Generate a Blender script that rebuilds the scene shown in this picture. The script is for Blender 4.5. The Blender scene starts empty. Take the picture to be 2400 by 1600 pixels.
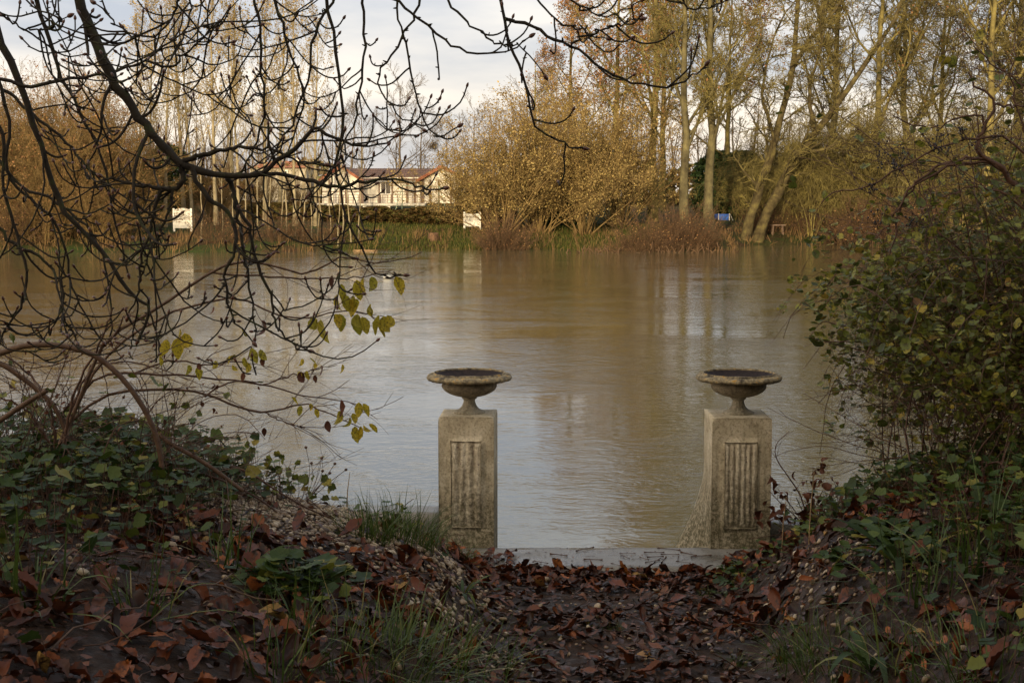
import bpy, bmesh, math, random
import numpy as np
from mathutils import Vector, noise as mnoise
R_ = math.radians
rng = np.random.default_rng(7)
random.seed(7)
sc = bpy.context.scene
col = sc.collection
# ------------------------------------------------------------------ camera, world, sun, exposure
CAM_Z, PITCH, FPX = 3.3, R_(5.84), 3333.0
cd = bpy.data.cameras.new('camera'); cam = bpy.data.objects.new('camera', cd); col.objects.link(cam)
cam.location = (0, 0, CAM_Z); cam.rotation_euler = (R_(90) - PITCH, 0, 0)
cd.lens = 50; cd.sensor_width = 36; cd.clip_end = 6000; cd.clip_start = 0.05
sc.camera = cam
SUN_AZ, SUN_EL = R_(13), R_(11)          # from behind-left of the camera, low
SDIR = Vector((-math.sin(SUN_AZ)*math.cos(SUN_EL), -math.cos(SUN_AZ)*math.cos(SUN_EL), math.sin(SUN_EL)))
sl = bpy.data.lights.new('sun', 'SUN'); sl.energy = 5.0; sl.angle = R_(0.6); sl.color = (1, .79, .48)
so = bpy.data.objects.new('sun', sl); col.objects.link(so)
so.rotation_euler = (-SDIR).to_track_quat('-Z', 'Y').to_euler(); so.location = (-30, -60, 30)
sc.view_settings.view_transform = 'Standard'; sc.view_settings.look = 'None'
sc.view_settings.exposure = 0.16; sc.view_settings.gamma = 1
w = bpy.data.worlds.new('World'); sc.world = w; w.use_nodes = True
def build_world():
    nt = w.node_tree; N = nt.nodes; L = nt.links; N.clear()
    out = N.new('ShaderNodeOutputWorld'); bg = N.new('ShaderNodeBackground'); bg.inputs[1].default_value = 0.1
    sky = N.new('ShaderNodeTexSky'); sky.sky_type = 'NISHITA'; sky.sun_disc = False
    sky.sun_elevation = SUN_EL; sky.sun_rotation = R_(180) + SUN_AZ
    tc = N.new('ShaderNodeTexCoord'); sep = N.new('ShaderNodeSeparateXYZ'); L.new(tc.outputs['Generated'], sep.inputs[0])
    rp = N.new('ShaderNodeValToRGB'); L.new(sep.outputs[2], rp.inputs[0])      # cloud colour by height
    e = rp.color_ramp.elements
    e[0].position = 0.0; e[0].color = (.78, .70, .61, 1)
    e[1].position = 0.5; e[1].color = (.46, .51, .58, 1)
    k = e.new(.07); k.color = (.75, .70, .645, 1)
    k = e.new(.14); k.color = (.65, .645, .65, 1)
    k = e.new(.22); k.color = (.60, .63, .67, 1)
    mp = N.new('ShaderNodeMapping'); mp.inputs['Scale'].default_value = (1.6, 1.6, 6.5); mp.inputs['Location'].default_value = (.35, 0, .1)
    L.new(tc.outputs['Generated'], mp.inputs[0])
    nz = N.new('ShaderNodeTexNoise'); nz.inputs['Scale'].default_value = 2.4; nz.inputs['Detail'].default_value = 7; nz.inputs['Roughness'].default_value = .5
    L.new(mp.outputs[0], nz.inputs[0])
    r2 = N.new('ShaderNodeValToRGB'); L.new(nz.outputs[0], r2.inputs[0])
    r2.color_ramp.elements[0].position = .40; r2.color_ramp.elements[0].color = (.68, .73, .84, 1)
    r2.color_ramp.elements[1].position = .58; r2.color_ramp.elements[1].color = (1.18, 1.13, 1.07, 1)
    mu = N.new('ShaderNodeMix'); mu.data_type = 'RGBA'; mu.blend_type = 'MULTIPLY'; mu.inputs[0].default_value = 1
    L.new(rp.outputs[0], mu.inputs[6]); L.new(r2.outputs[0], mu.inputs[7])
    # the clouds towards the low sun, behind the viewer, are brighter and warmer
    dp = N.new('ShaderNodeVectorMath'); dp.operation = 'DOT_PRODUCT'; L.new(tc.outputs['Generated'], dp.inputs[0]); dp.inputs[1].default_value = (-.50, -.80, .33)
    r3 = N.new('ShaderNodeValToRGB'); L.new(dp.outputs['Value'], r3.inputs[0]); r3.color_ramp.elements[0].position = .0; r3.color_ramp.elements[0].color = (1, 1, 1, 1)
    r3.color_ramp.elements[1].position = .95; r3.color_ramp.elements[1].color = (4.4, 3.35, 2.2, 1)
    mu2 = N.new('ShaderNodeMix'); mu2.data_type = 'RGBA'; mu2.blend_type = 'MULTIPLY'; mu2.inputs[0].default_value = 1; L.new(mu.outputs[2], mu2.inputs[6]); L.new(r3.outputs[0], mu2.inputs[7]); mu = mu2
    sc10 = N.new('ShaderNodeVectorMath'); sc10.operation = 'SCALE'; sc10.inputs['Scale'].default_value = 12.4
    L.new(mu.outputs[2], sc10.inputs[0])
    mx = N.new('ShaderNodeMix'); mx.data_type = 'RGBA'; mx.inputs[0].default_value = .86
    L.new(sky.outputs[0], mx.inputs[6]); L.new(sc10.outputs[0], mx.inputs[7])
    L.new(mx.outputs[2], bg.inputs[0]); L.new(bg.outputs[0], out.inputs[0])
build_world()
# ------------------------------------------------------------------ helpers
def P(px, py, Y):
    """point at depth Y seen at pixel (px,py) of the 2400 px wide photograph (a surveyor's sight line)"""
    cx = (px - 1200)/FPX; cy = (800 - py)/FPX
    yc = math.cos(PITCH) + cy*math.sin(PITCH); zc = -math.sin(PITCH) + cy*math.cos(PITCH)
    s = Y/yc
    return np.array([cx*s, Y, CAM_Z + zc*s])
def WX(px, Y): return P(px, 459, Y)[0]
def tag(o, label=None, cat=None, group=None, kind=None):
    if label: o['label'] = label
    if cat: o['category'] = cat
    if group: o['group'] = group
    if kind: o['kind'] = kind
    return o
def empty(name, loc=(0, 0, 0), rz=0):
    o = bpy.data.objects.new(name, None); col.objects.link(o); o.location = loc; o.rotation_euler[2] = rz
    o.empty_display_size = .1
    return o
def link(name, me, parent=None, loc=None):
    o = bpy.data.objects.new(name, me); col.objects.link(o)
    if parent: o.parent = parent
    if loc is not None: o.location = loc
    return o
def copy_tree(o, parent=None):
    c = o.copy(); col.objects.link(c); c.parent = parent
    for ch in [q for q in KIDS.get(o.name, [])]:
        copy_tree(ch, c)
    return c
KIDS = {}
def reg(root):
    """remember the children so that copying is quick"""
    for o in root.children_recursive: KIDS.setdefault(o.parent.name, []).append(o)
def mesh_np(name, V, F, mats, smooth=True, mi=None):
    V = np.asarray(V, dtype=np.float32); me = bpy.data.meshes.new(name)
    if isinstance(F, np.ndarray):
        n, k = F.shape; loops = F.reshape(-1); starts = np.arange(0, n*k, k); tot = np.full(n, k)
    else:
        tot = np.array([len(f) for f in F]); loops = np.concatenate([np.asarray(f) for f in F]); n = len(F)
        starts = np.concatenate([[0], np.cumsum(tot)[:-1]])
    me.vertices.add(len(V)); me.vertices.foreach_set('co', V.reshape(-1))
    me.loops.add(len(loops)); me.loops.foreach_set('vertex_index', loops.astype(np.int32))
    me.polygons.add(n); me.polygons.foreach_set('loop_start', starts.astype(np.int32)); me.polygons.foreach_set('loop_total', tot.astype(np.int32))
    if not isinstance(mats, (list, tuple)): mats = [mats]
    for m in mats: me.materials.append(m)
    if mi is not None: me.polygons.foreach_set('material_index', np.asarray(mi, dtype=np.int32))
    me.polygons.foreach_set('use_smooth', np.full(n, smooth))
    me.update(calc_edges=True); me.validate()
    return me
class Geo:
    """collects vertex/face batches (quads only)"""
    def __init__(s): s.V = []; s.F = []; s.n = 0
    def add(s, V, F):
        s.V.append(V.reshape(-1, 3)); s.F.append(F + s.n); s.n += len(s.V[-1])
    def tubes(s, Pn, Rn, sides=4, cap=False):
        N, K, _ = Pn.shape
        T = np.gradient(Pn, axis=1); T /= np.linalg.norm(T, axis=2, keepdims=True) + 1e-9
        C = np.einsum('nki,nkj->nij', T, T); wv, ev = np.linalg.eigh(C); ref = ev[:, :, 0]
        ref = np.broadcast_to(ref[:, None, :], T.shape)
        U = ref - T*np.sum(T*ref, axis=2, keepdims=True); U /= np.linalg.norm(U, axis=2, keepdims=True) + 1e-9
        W = np.cross(T, U)
        a = np.arange(sides)*2*math.pi/sides
        V = Pn[:, :, None, :] + Rn[:, :, None, None]*(np.cos(a)[None, None, :, None]*U[:, :, None, :] + np.sin(a)[None, None, :, None]*W[:, :, None, :])
        base = (np.arange(N)*K*sides)[:, None, None] + (np.arange(K-1)*sides)[None, :, None]
        j = np.arange(sides)[None, None, :]; j2 = (j+1) % sides
        F = np.stack([base+j, base+j2, base+sides+j2, base+sides+j], axis=-1).reshape(-1, 4)
        s.add(V, F)
    def mesh(s, name, mats, smooth=True, mi=None):
        return mesh_np(name, np.concatenate(s.V), np.concatenate(s.F), mats, smooth, mi)
def seg_len(Pn): return np.linalg.norm(np.diff(Pn, axis=1), axis=2).sum(1)
def march(start, d, L, K, wob, up, upgain=0., r=rng):
    """grow N polylines: up pulls each step towards +z (negative droops), upgain adds to it along the way"""
    N = len(start); d = d/np.linalg.norm(d, axis=1, keepdims=True)
    pts = [start]; p = start.copy(); st = (L/(K-1))[:, None]
    for k in range(K-1):
        d = d + r.normal(0, wob, (N, 3)); d[:, 2] += up + upgain*k
        d /= np.linalg.norm(d, axis=1, keepdims=True)
        p = p + d*st; pts.append(p)
    return np.stack(pts, axis=1)
def grow(Pn, Rn, n, t0, t1, ang, asd, lr=None, labs=None, wob=.12, up=.05, upgain=0., K=5, rr=.6, rmin=.01, tip=.35, lfall=.5, flat=1., rmax=9, r=rng):
    N, Kp, _ = Pn.shape; Lp = seg_len(Pn)
    idx = np.repeat(np.arange(N), n); M = len(idx)
    t = (np.tile((np.arange(n)+.5)/n, N) + r.uniform(-.5, .5, M)/n)*(t1-t0)+t0
    f = t*(Kp-1); k = np.clip(f.astype(int), 0, Kp-2); a = (f-k)[:, None]
    A = Pn[idx, k]; B = Pn[idx, k+1]; start = A*(1-a)+B*a
    T = B-A; T /= np.linalg.norm(T, axis=1, keepdims=True)+1e-9
    q = r.normal(0, 1, (M, 3)); q[:, 1] *= flat
    U = q - T*np.sum(T*q, axis=1, keepdims=True); U /= np.linalg.norm(U, axis=1, keepdims=True)+1e-9
    th = np.radians(r.normal(ang, asd, M))[:, None]
    d = np.cos(th)*T + np.sin(th)*U
    if labs: L = r.uniform(labs[0], labs[1], M)
    else: L = Lp[idx]*lr*(1-lfall*t)*r.uniform(.6, 1.25, M)
    C = march(start, d, L, K, wob, up, upgain, r)
    rs = (Rn[idx, k]*(1-a[:, 0]) + Rn[idx, k+1]*a[:, 0])*rr*r.uniform(.7, 1.05, M)
    rs = np.minimum(np.maximum(rs, rmin), rmax)
    Rc = np.maximum(rs[:, None]*(1-(1-tip)*np.linspace(0, 1, K))[None, :], rmin*.6)
    return C, Rc
def resample(pts, K, wob=0.):
    pts = np.asarray(pts, float)
    # Catmull-Rom through the given points
    Pp = np.vstack([2*pts[0]-pts[1], pts, 2*pts[-1]-pts[-2]]); out = []
    n = len(pts)-1
    for s in np.linspace(0, n-1e-6, K):
        i = int(s); u = s-i; a, b, c, d = Pp[i:i+4]
        out.append(.5*((2*b)+(-a+c)*u+(2*a-5*b+4*c-d)*u*u+(-a+3*b-3*c+d)*u**3))
    out = np.array(out)
    if wob: out[1:-1] += rng.normal(0, wob, (K-2, 3))
    return out
def rots(N, tilt, r=rng, yaw=None):
    """random rotation matrices: z axis within ~tilt of world z"""
    yw = r.uniform(0, 2*math.pi, N) if yaw is None else yaw
    ax = r.uniform(0, 2*math.pi, N); th = np.abs(r.normal(0, tilt, N))
    c, s = np.cos(yw), np.sin(yw); Z = np.zeros(N); O = np.ones(N)
    Rz = np.stack([np.stack([c, -s, Z], 1), np.stack([s, c, Z], 1), np.stack([Z, Z, O], 1)], 1)
    kx, ky = np.cos(ax), np.sin(ax); ct, st = np.cos(th), np.sin(th); v = 1-ct
    Rt = np.stack([np.stack([kx*kx*v+ct, kx*ky*v, ky*st], 1), np.stack([kx*ky*v, ky*ky*v+ct, -kx*st], 1), np.stack([-ky*st, kx*st, ct], 1)], 1)
    return Rt @ Rz
def stamp(geo, T, F, pos, Rm, sc_):
    """place template (M,3)/(f,4) at N positions"""
    sc_ = np.asarray(sc_); sc_ = sc_[:, None, None] if sc_.ndim == 1 else sc_[:, None, :]
    V = np.einsum('nij,nmj->nmi', Rm, T[None]*sc_) + pos[:, None, :]
    M = len(T); FF = (F[None] + (np.arange(len(pos))*M)[:, None, None]).reshape(-1, F.shape[1])
    geo.add(V, FF)
def strip_leaf(n=7, width=.36, peak=.55, fold=.12, curl=.25, serr=.0, wave=.0, tipw=1.3, cols=3, seed=0):
    """leaf along +y, length 1; cols across (3 or 5)"""
    r = random.Random(seed); V = []
    us = np.linspace(-1, 1, cols)
    for i in range(n):
        t = i/(n-1)
        wd = width*.5*(math.sin(math.pi*min(1, t**(math.log(.5)/math.log(peak)))))**(.75)
        if t > peak: wd *= 1-(t-peak)/(1-peak)*.25*(tipw-1)
        if 0 < i < n-1 and serr: wd *= 1+serr*(1 if i % 2 else -1)
        ang = curl*t*t*2
        y = t*math.cos(ang*.6); z = -math.sin(ang*.6)*t
        for u in us:
            V.append((u*wd, y, z + abs(u)*wd*fold*2 + wave*wd*math.sin(t*9+u*2+seed)*abs(u) + (r.uniform(-1, 1)*.012 if 0 < i < n-1 else 0)))
    F = []
    for i in range(n-1):
        for j in range(cols-1):
            a = i*cols+j; F.append((a, a+1, a+cols+1, a+cols))
    return np.array(V), np.array(F)
def round_leaf(n=16, lobes=5, depth=.22, serr=.08, cup=.15, heart=.35, seed=0):
    """broad lobed/heart leaf centred near its stalk; quads from rim rings"""
    r = random.Random(seed); V = []
    for ring in (0., .55, 1.):
        for i in range(n):
            a = 2*math.pi*i/n - math.pi/2
            rad = 1 - depth*(.5-.5*math.cos(lobes*(a+math.pi/2))) if lobes else 1
            rad += serr*(1 if i % 2 else -1)
            rad *= 1 - heart*math.exp(-((i if i < n/2 else i-n)/1.1)**2)
            rad *= .5*ring
            z = cup*(rad*2)**2*.5 + (.03*math.sin(3*a+seed) + r.uniform(-.03, .03))*ring
            V.append((rad*math.cos(a), rad*math.sin(a)+.42, z))
    F = []
    for k in range(2):
        for i in range(n):
            a = k*n+i; b = k*n+(i+1) % n; F.append((a, b, b+n, a+n))
    return np.array(V), np.array(F)
# ------------------------------------------------------------------ materials
def newmat(name):
    m = bpy.data.materials.new(name); m.use_nodes = True; nt = m.node_tree; nt.nodes.clear()
    out = nt.nodes.new('ShaderNodeOutputMaterial'); b = nt.nodes.new('ShaderNodeBsdfPrincipled'); nt.links.new(b.outputs[0], out.inputs[0])
    return m, nt, b, out
def ramp(nt, src, stops, interp='LINEAR'):
    r = nt.nodes.new('ShaderNodeValToRGB'); nt.links.new(src, r.inputs[0]); e = r.color_ramp.elements; r.color_ramp.interpolation = interp
    e[0].position, e[0].color = stops[0][0], (*stops[0][1], 1) if len(stops[0][1]) == 3 else stops[0][1]
    e[1].position, e[1].color = stops[-1][0], (*stops[-1][1], 1)
    for p, c in stops[1:-1]:
        k = e.new(p); k.color = (*c, 1)
    return r.outputs[0]
def noise(nt, vec, scale, detail=5, rough=.55, dist=0., off=None):
    n = nt.nodes.new('ShaderNodeTexNoise'); n.inputs['Scale'].default_value = scale; n.inputs['Detail'].default_value = detail
    n.inputs['Roughness'].default_value = rough; n.inputs['Distortion'].default_value = dist
    if vec is not None: nt.links.new(vec, n.inputs['Vector'])
    return n.outputs[0]
def mapping(nt, vec, scale=(1, 1, 1), loc=(0, 0, 0), rot=(0, 0, 0)):
    m = nt.nodes.new('ShaderNodeMapping'); m.inputs['Scale'].default_value = scale; m.inputs['Location'].default_value = loc; m.inputs['Rotation'].default_value = rot
    nt.links.new(vec, m.inputs[0]); return m.outputs[0]
def geo_pos(nt): return nt.nodes.new('ShaderNodeNewGeometry').outputs['Position']
def obj_co(nt): return nt.nodes.new('ShaderNodeTexCoord').outputs['Object']
def mixc(nt, fac, a, b, mode='MIX'):
    m = nt.nodes.new('ShaderNodeMix'); m.data_type = 'RGBA'; m.blend_type = mode
    for s, v in ((m.inputs[0], fac), (m.inputs[6], a), (m.inputs[7], b)):
        if isinstance(v, (int, float)): s.default_value = v
        elif isinstance(v, tuple): s.default_value = (*v, 1)
        else: nt.links.new(v, s)
    return m.outputs[2]
def math_(nt, op, a, b=None):
    m = nt.nodes.new('ShaderNodeMath'); m.operation = op
    for s, v in ((m.inputs[0], a), (m.inputs[1], b)):
        if v is None: continue
        if isinstance(v, (int, float)): s.default_value = v
        else: nt.links.new(v, s)
    return m.outputs[0]
def bump(nt, b, h, strength=.5, dist=.02, chain=None):
    n = nt.nodes.new('ShaderNodeBump'); n.inputs['Strength'].default_value = strength; n.inputs['Distance'].default_value = dist
    nt.links.new(h, n.inputs['Height'])
    if chain is not None: nt.links.new(chain, n.inputs['Normal'])
    nt.links.new(n.outputs[0], b.inputs['Normal']); return n.outputs[0]
def noisy(name, stops, scale=6, rough=.8, bstr=.4, bdist=.01, bscale=None, detail=6, co='obj', spec=.3, stretch=(1, 1, 1)):
    m, nt, b, o = newmat(name); v = obj_co(nt) if co == 'obj' else geo_pos(nt)
    v = mapping(nt, v, stretch)
    nt.links.new(ramp(nt, noise(nt, v, scale, detail), stops), b.inputs['Base Color'])
    b.inputs['Roughness'].default_value = rough; b.inputs['Specular IOR Level'].default_value = spec
    if bstr: bump(nt, b, noise(nt, v, bscale or scale*5, 6, .65), bstr, bdist)
    return m
def leafmat(name, stops, rough=.45, trans=.25, spec=.4, spots=None, spotscale=60):
    """per-leaf colour by mesh island, some light let through"""
    m, nt, b, o = newmat(name); g = nt.nodes.new('ShaderNodeNewGeometry')
    c = ramp(nt, g.outputs['Random Per Island'], stops)
    if spots:
        f = ramp(nt, noise(nt, g.outputs['Position'], spotscale, 3, .6), [(.50, (0, 0, 0)), (.62, (1, 1, 1))])
        c = mixc(nt, f, c, spots)
    nt.links.new(c, b.inputs['Base Color']); b.inputs['Roughness'].default_value = rough; b.inputs['Specular IOR Level'].default_value = spec
    if trans:
        t = nt.nodes.new('ShaderNodeBsdfTranslucent'); nt.links.new(c, t.inputs[0])
        mx = nt.nodes.new('ShaderNodeMixShader'); mx.inputs[0].default_value = trans
        nt.links.new(b.outputs[0], mx.inputs[1]); nt.links.new(t.outputs[0], mx.inputs[2]); nt.links.new(mx.outputs[0], o.inputs[0])
    return m
def plain(name, c, rough=.6, spec=.3):
    return noisy(name, [(.3, tuple(x*.85 for x in c)), (.7, tuple(min(1, x*1.1) for x in c))], 4, rough, .15, .005, spec=spec)
# ================================================================== THE SETTING
def sm(a, b, x):
    t = np.clip((x-a)/(b-a), 0, 1); return t*t*(3-2*t)
def nz2(x, y, s, seed=0):
    r = np.random.default_rng(seed); z = 0
    for i in range(7):
        a = r.uniform(0, 2*math.pi); f = s*r.uniform(.6, 1.9); z = z + math.sin(1)*np.sin((x*np.cos(a)+y*np.sin(a))*f + r.uniform(0, 6.3))
    return z/4
def edge_y(x):
    return np.interp(x, [-60, -8, -3.2, -2.4, -1.35, -.6, -.3, 1.5, 1.9, 2.4, 3.2, 8, 60], [3, 4.5, 6.9, 7.25, 7.75, 8.4, 8.62, 8.62, 8.35, 7.9, 7.6, 6, 4])
def near_h(x, y):
    x = np.asarray(x, float); y = np.asarray(y, float)
    path = np.clip(1.075 + (8.3-y)*.095, .8, 1.72)
    xl = .02 + .10*sm(4, 8, y)*-1; xr = 1.0 + .22*sm(5, 8, y)
    dl = np.maximum(xl-x, 0); dr = np.maximum(x-xr, 0)
    hl = 2.1-path; hr = 2.15-path
    left = hl*(1-np.exp(-.36*dl/np.maximum(hl, .1)*1.25))*sm(0, .25, dl)
    right = hr*(1-np.exp(-.5*dr/np.maximum(hr, .1)*1.25))*sm(0, .25, dr)
    near = 1-sm(7.0, 8.1, y)
    left = left + .20*sm(0, .5, dl)*near; right = right + .20*sm(0, .5, dr)*near
    bumpy = .035*nz2(x, y, 2.6, 1)*(.35+sm(0, .5, dl+dr)) + .014*nz2(x, y, 9, 2) + .006*nz2(x, y, 24, 3)
    top = path + left + right + bumpy
    e = edge_y(x); d = y-e
    keep = sm(-1.1, -.75, x)*0
    fall = np.where(d > 0, d*1.25 + .3*(1-np.exp(-d*4)), 0)
    slabzone = (x > -.55) & (x < 1.75) & (y > 8.2)
    z = top - fall
    z = np.where(slabzone, np.minimum(z, .98 - np.maximum(y-8.45, 0)*1.2), z)
    return np.maximum(z, -.9)
def grid_mesh(name, xs, ys, hf, mat):
    X, Y = np.meshgrid(xs, ys); Z = hf(X, Y); V = np.stack([X, Y, Z], -1).reshape(-1, 3)
    nx = len(xs); i, j = np.meshgrid(np.arange(nx-1), np.arange(len(ys)-1)); a = (j*nx+i).reshape(-1)
    return mesh_np(name, V, np.stack([a, a+1, a+nx+1, a+nx], 1), mat)
def soil_mat():
    m, nt, b, o = newmat('wet_soil'); p = geo_pos(nt)
    n1 = noise(nt, p, 2.3, 8, .65); n2 = noise(nt, p, 34, 6, .7); n3 = noise(nt, p, 9, 5, .6)
    c = ramp(nt, n2, [(.3, (.013, .007, .004)), (.55, (.042, .021, .010)), (.75, (.085, .050, .026))])
    c2 = ramp(nt, n1, [(.35, (.35, .3, .3)), (.65, (1.3, 1.2, 1.05))])
    nt.links.new(mixc(nt, 1., c, c2, 'MULTIPLY'), b.inputs['Base Color'])
    nt.links.new(ramp(nt, n3, [(.38, (.4, .4, .4)), (.55, (.9, .9, .9))]), b.inputs['Roughness']); b.inputs['Specular IOR Level'].default_value = .3
    h = math_(nt, 'ADD', n2, math_(nt, 'MULTIPLY', noise(nt, p, 110, 5, .7), .4))
    bump(nt, b, h, .9, .02)
    return m
M_SOIL = soil_mat()
xs = np.concatenate([np.linspace(-60, -5, 30)[:-1], np.linspace(-5, 5, 260), np.linspace(5, 60, 30)[1:]])
ys = np.concatenate([np.linspace(-60, 1, 30)[:-1], np.linspace(1, 10.5, 250), [11.5, 13]])
g = link('ground', grid_mesh('ground', xs, ys, near_h, M_SOIL)); tag(g, kind='structure')
# far bank
def yw(x): return np.interp(x, [-600, -40, -14, -10, -6, 0, 6, 9, 13.5, 15, 17, 23, 26, 30, 600], [80, 84, 84.5, 87.5, 88, 89, 88.5, 87, 87.5, 95, 98, 98, 93, 91, 86])
def far_h(x, y):
    d = y - yw(x) + .8*nz2(x, y, .5, 5)
    return np.interp(d, [-6, 0, 1.2, 3, 8, 30, 60, 2000], [-1.5, -.03, .25, .55, 1.0, 2.0, 2.3, 2.6]) + .06*nz2(x, y, 1.7, 6)*sm(0, 2, d)
def fz(x, y): return float(far_h(np.array(x), np.array(y)))
def farground_mat():
    m, nt, b, o = newmat('bank_turf'); p = geo_pos(nt)
    n1 = noise(nt, p, .35, 6, .6); n2 = noise(nt, p, 5, 6, .7)
    c = ramp(nt, n1, [(.38, (.055, .032, .018)), (.48, (.045, .042, .016)), (.62, (.035, .055, .014))])
    nt.links.new(mixc(nt, 1., c, ramp(nt, n2, [(.3, (.5, .5, .5)), (.7, (1.4, 1.4, 1.3))]), 'MULTIPLY'), b.inputs['Base Color'])
    b.inputs['Roughness'].default_value = .95; b.inputs['Specular IOR Level'].default_value = .1
    bump(nt, b, n2, 1, .15); return m
M_TURF = farground_mat()
xs = np.concatenate([[-1500, -900, -500, -250], np.linspace(-120, 120, 300), [250, 500, 900, 1500]])
ys = np.concatenate([np.linspace(76, 130, 150), np.linspace(135, 200, 12), [300, 600, 1200, 2500]])
link('far_bank_ground', grid_mesh('far_bank_ground', xs, ys, far_h, M_TURF))['kind'] = 'structure'
def water_mat():
    m, nt, b, o = newmat('river_water'); p = geo_pos(nt)
    big = noise(nt, mapping(nt, p, (.10, .22, 1)), 1.0, 3, .5, .6)
    silt = ramp(nt, big, [(.3, (.066, .060, .030)), (.7, (.090, .082, .044))])
    # specks of foam
    vo = nt.nodes.new('ShaderNodeTexVoronoi'); vo.inputs['Scale'].default_value = 2.2; nt.links.new(p, vo.inputs[0])
    fo = math_(nt, 'LESS_THAN', vo.outputs['Distance'], .045)
    fm = ramp(nt, noise(nt, mapping(nt, p, (.05, .3, 1)), 1.2, 3), [(.52, (0, 0, 0)), (.58, (1, 1, 1))])
    nt.links.new(mixc(nt, math_(nt, 'MULTIPLY', fo, math_(nt, 'MULTIPLY', fm, .8)), silt, (.5, .47, .4)), b.inputs['Base Color'])
    b.inputs['Roughness'].default_value = .02; b.inputs['IOR'].default_value = 1.75
    b.inputs['Specular IOR Level'].default_value = .5
    # ripples: current runs across the view; swirls come from distorted noise, patchy in strength
    patch = ramp(nt, noise(nt, mapping(nt, p, (.16, .26, 1)), 1.0, 4, .6, 1.5), [(.38, (.22, .22, .22)), (.60, (1.0, 1.0, 1.0))])
    r1 = noise(nt, mapping(nt, p, (.8, 1.3, 1), rot=(0, 0, .25)), 1.0, 3, .5, 1.6)
    r2 = noise(nt, mapping(nt, p, (3.0, 4.6, 1), rot=(0, 0, -.3)), 1.0, 3, .45, 1.8)
    r3 = noise(nt, mapping(nt, p, (9, 13, 1), rot=(0, 0, .2)), 1.6, 3, .6, .6)
    h = math_(nt, 'ADD', math_(nt, 'MULTIPLY', r1, .20), math_(nt, 'MULTIPLY', math_(nt, 'ADD', math_(nt, 'MULTIPLY', r2, .62), math_(nt, 'MULTIPLY', r3, .10)), patch))
    bump(nt, b, h, 1.0, .0165)
    return m
V = np.array([(-1500, 7.2, 0), (1500, 7.2, 0), (1500, 160, 0), (-1500, 160, 0)], float)
link('water', mesh_np('water', V, np.array([[0, 1, 2, 3]]), water_mat(), False))['kind'] = 'structure'
# ================================================================== BOX-BUILT THINGS
class MB:
    def __init__(s): s.bm = bmesh.new()
    def box(s, x0, x1, y0, y1, z0, z1):
        v = [s.bm.verts.new(c) for c in ((x0, y0, z0), (x1, y0, z0), (x1, y1, z0), (x0, y1, z0), (x0, y0, z1), (x1, y0, z1), (x1, y1, z1), (x0, y1, z1))]
        for f in ((0, 3, 2, 1), (4, 5, 6, 7), (0, 1, 5, 4), (1, 2, 6, 5), (2, 3, 7, 6), (3, 0, 4, 7)): s.bm.faces.new([v[i] for i in f])
        return s
    def bar(s, a, b, r):
        a = Vector(a); b = Vector(b); d = b-a; q = d.to_track_quat('Z', 'Y'); n = 6; L = []
        for p in (a, b): L.append([s.bm.verts.new(p + q @ Vector((r*math.cos(i*2*math.pi/n), r*math.sin(i*2*math.pi/n), 0))) for i in range(n)])
        for i in range(n): s.bm.faces.new((L[0][i], L[0][(i+1) % n], L[1][(i+1) % n], L[1][i]))
        s.bm.faces.new(L[0][::-1]); s.bm.faces.new(L[1]); return s
    def prism(s, pts, y0, y1):
        """polygon in x-z pushed along y"""
        A = [s.bm.verts.new((x, y0, z)) for x, z in pts]; B = [s.bm.verts.new((x, y1, z)) for x, z in pts]; n = len(pts)
        s.bm.faces.new(A); s.bm.faces.new(B[::-1])
        for i in range(n): s.bm.faces.new((A[(i+1) % n], A[i], B[i], B[(i+1) % n]))
        return s
    def build(s, name, mat, parent=None, smooth=False):
        bmesh.ops.recalc_face_normals(s.bm, faces=s.bm.faces); me = bpy.data.meshes.new(name); s.bm.to_mesh(me); s.bm.free(); me.materials.append(mat)
        for p in me.polygons: p.use_smooth = smooth
        return link(name, me, parent)
def weather(me_obj, amp=.003, scale=25, cut=.02):
    """break the edges of a masonry mesh"""
    me = me_obj.data; bm = bmesh.new(); bm.from_mesh(me)
    bmesh.ops.remove_doubles(bm, verts=bm.verts, dist=1e-5)
    for _ in range(7):
        long = [e for e in bm.edges if e.calc_length() > cut*1.8]
        if not long or len(bm.verts) > 30000: break
        bmesh.ops.subdivide_edges(bm, edges=long, cuts=1, use_grid_fill=True)
    bm.normal_update()
    for v in bm.verts:
        n = mnoise.noise(v.co*scale)*.6 + mnoise.noise(v.co*scale*3)*.4
        sharp = 1.0
        if len(v.link_faces) > 1:
            ns = [f.normal for f in v.link_faces]; sharp = 1 + 2.2*(1 - min(a.dot(ns[0]) for a in ns))
        v.co -= v.normal*(amp*(.5+.5*n)*sharp + amp*.6*max(0, n-.35)*sharp*3)
    bm.to_mesh(me); bm.free()
    for p in me.polygons: p.use_smooth = True
    me.update()
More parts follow.
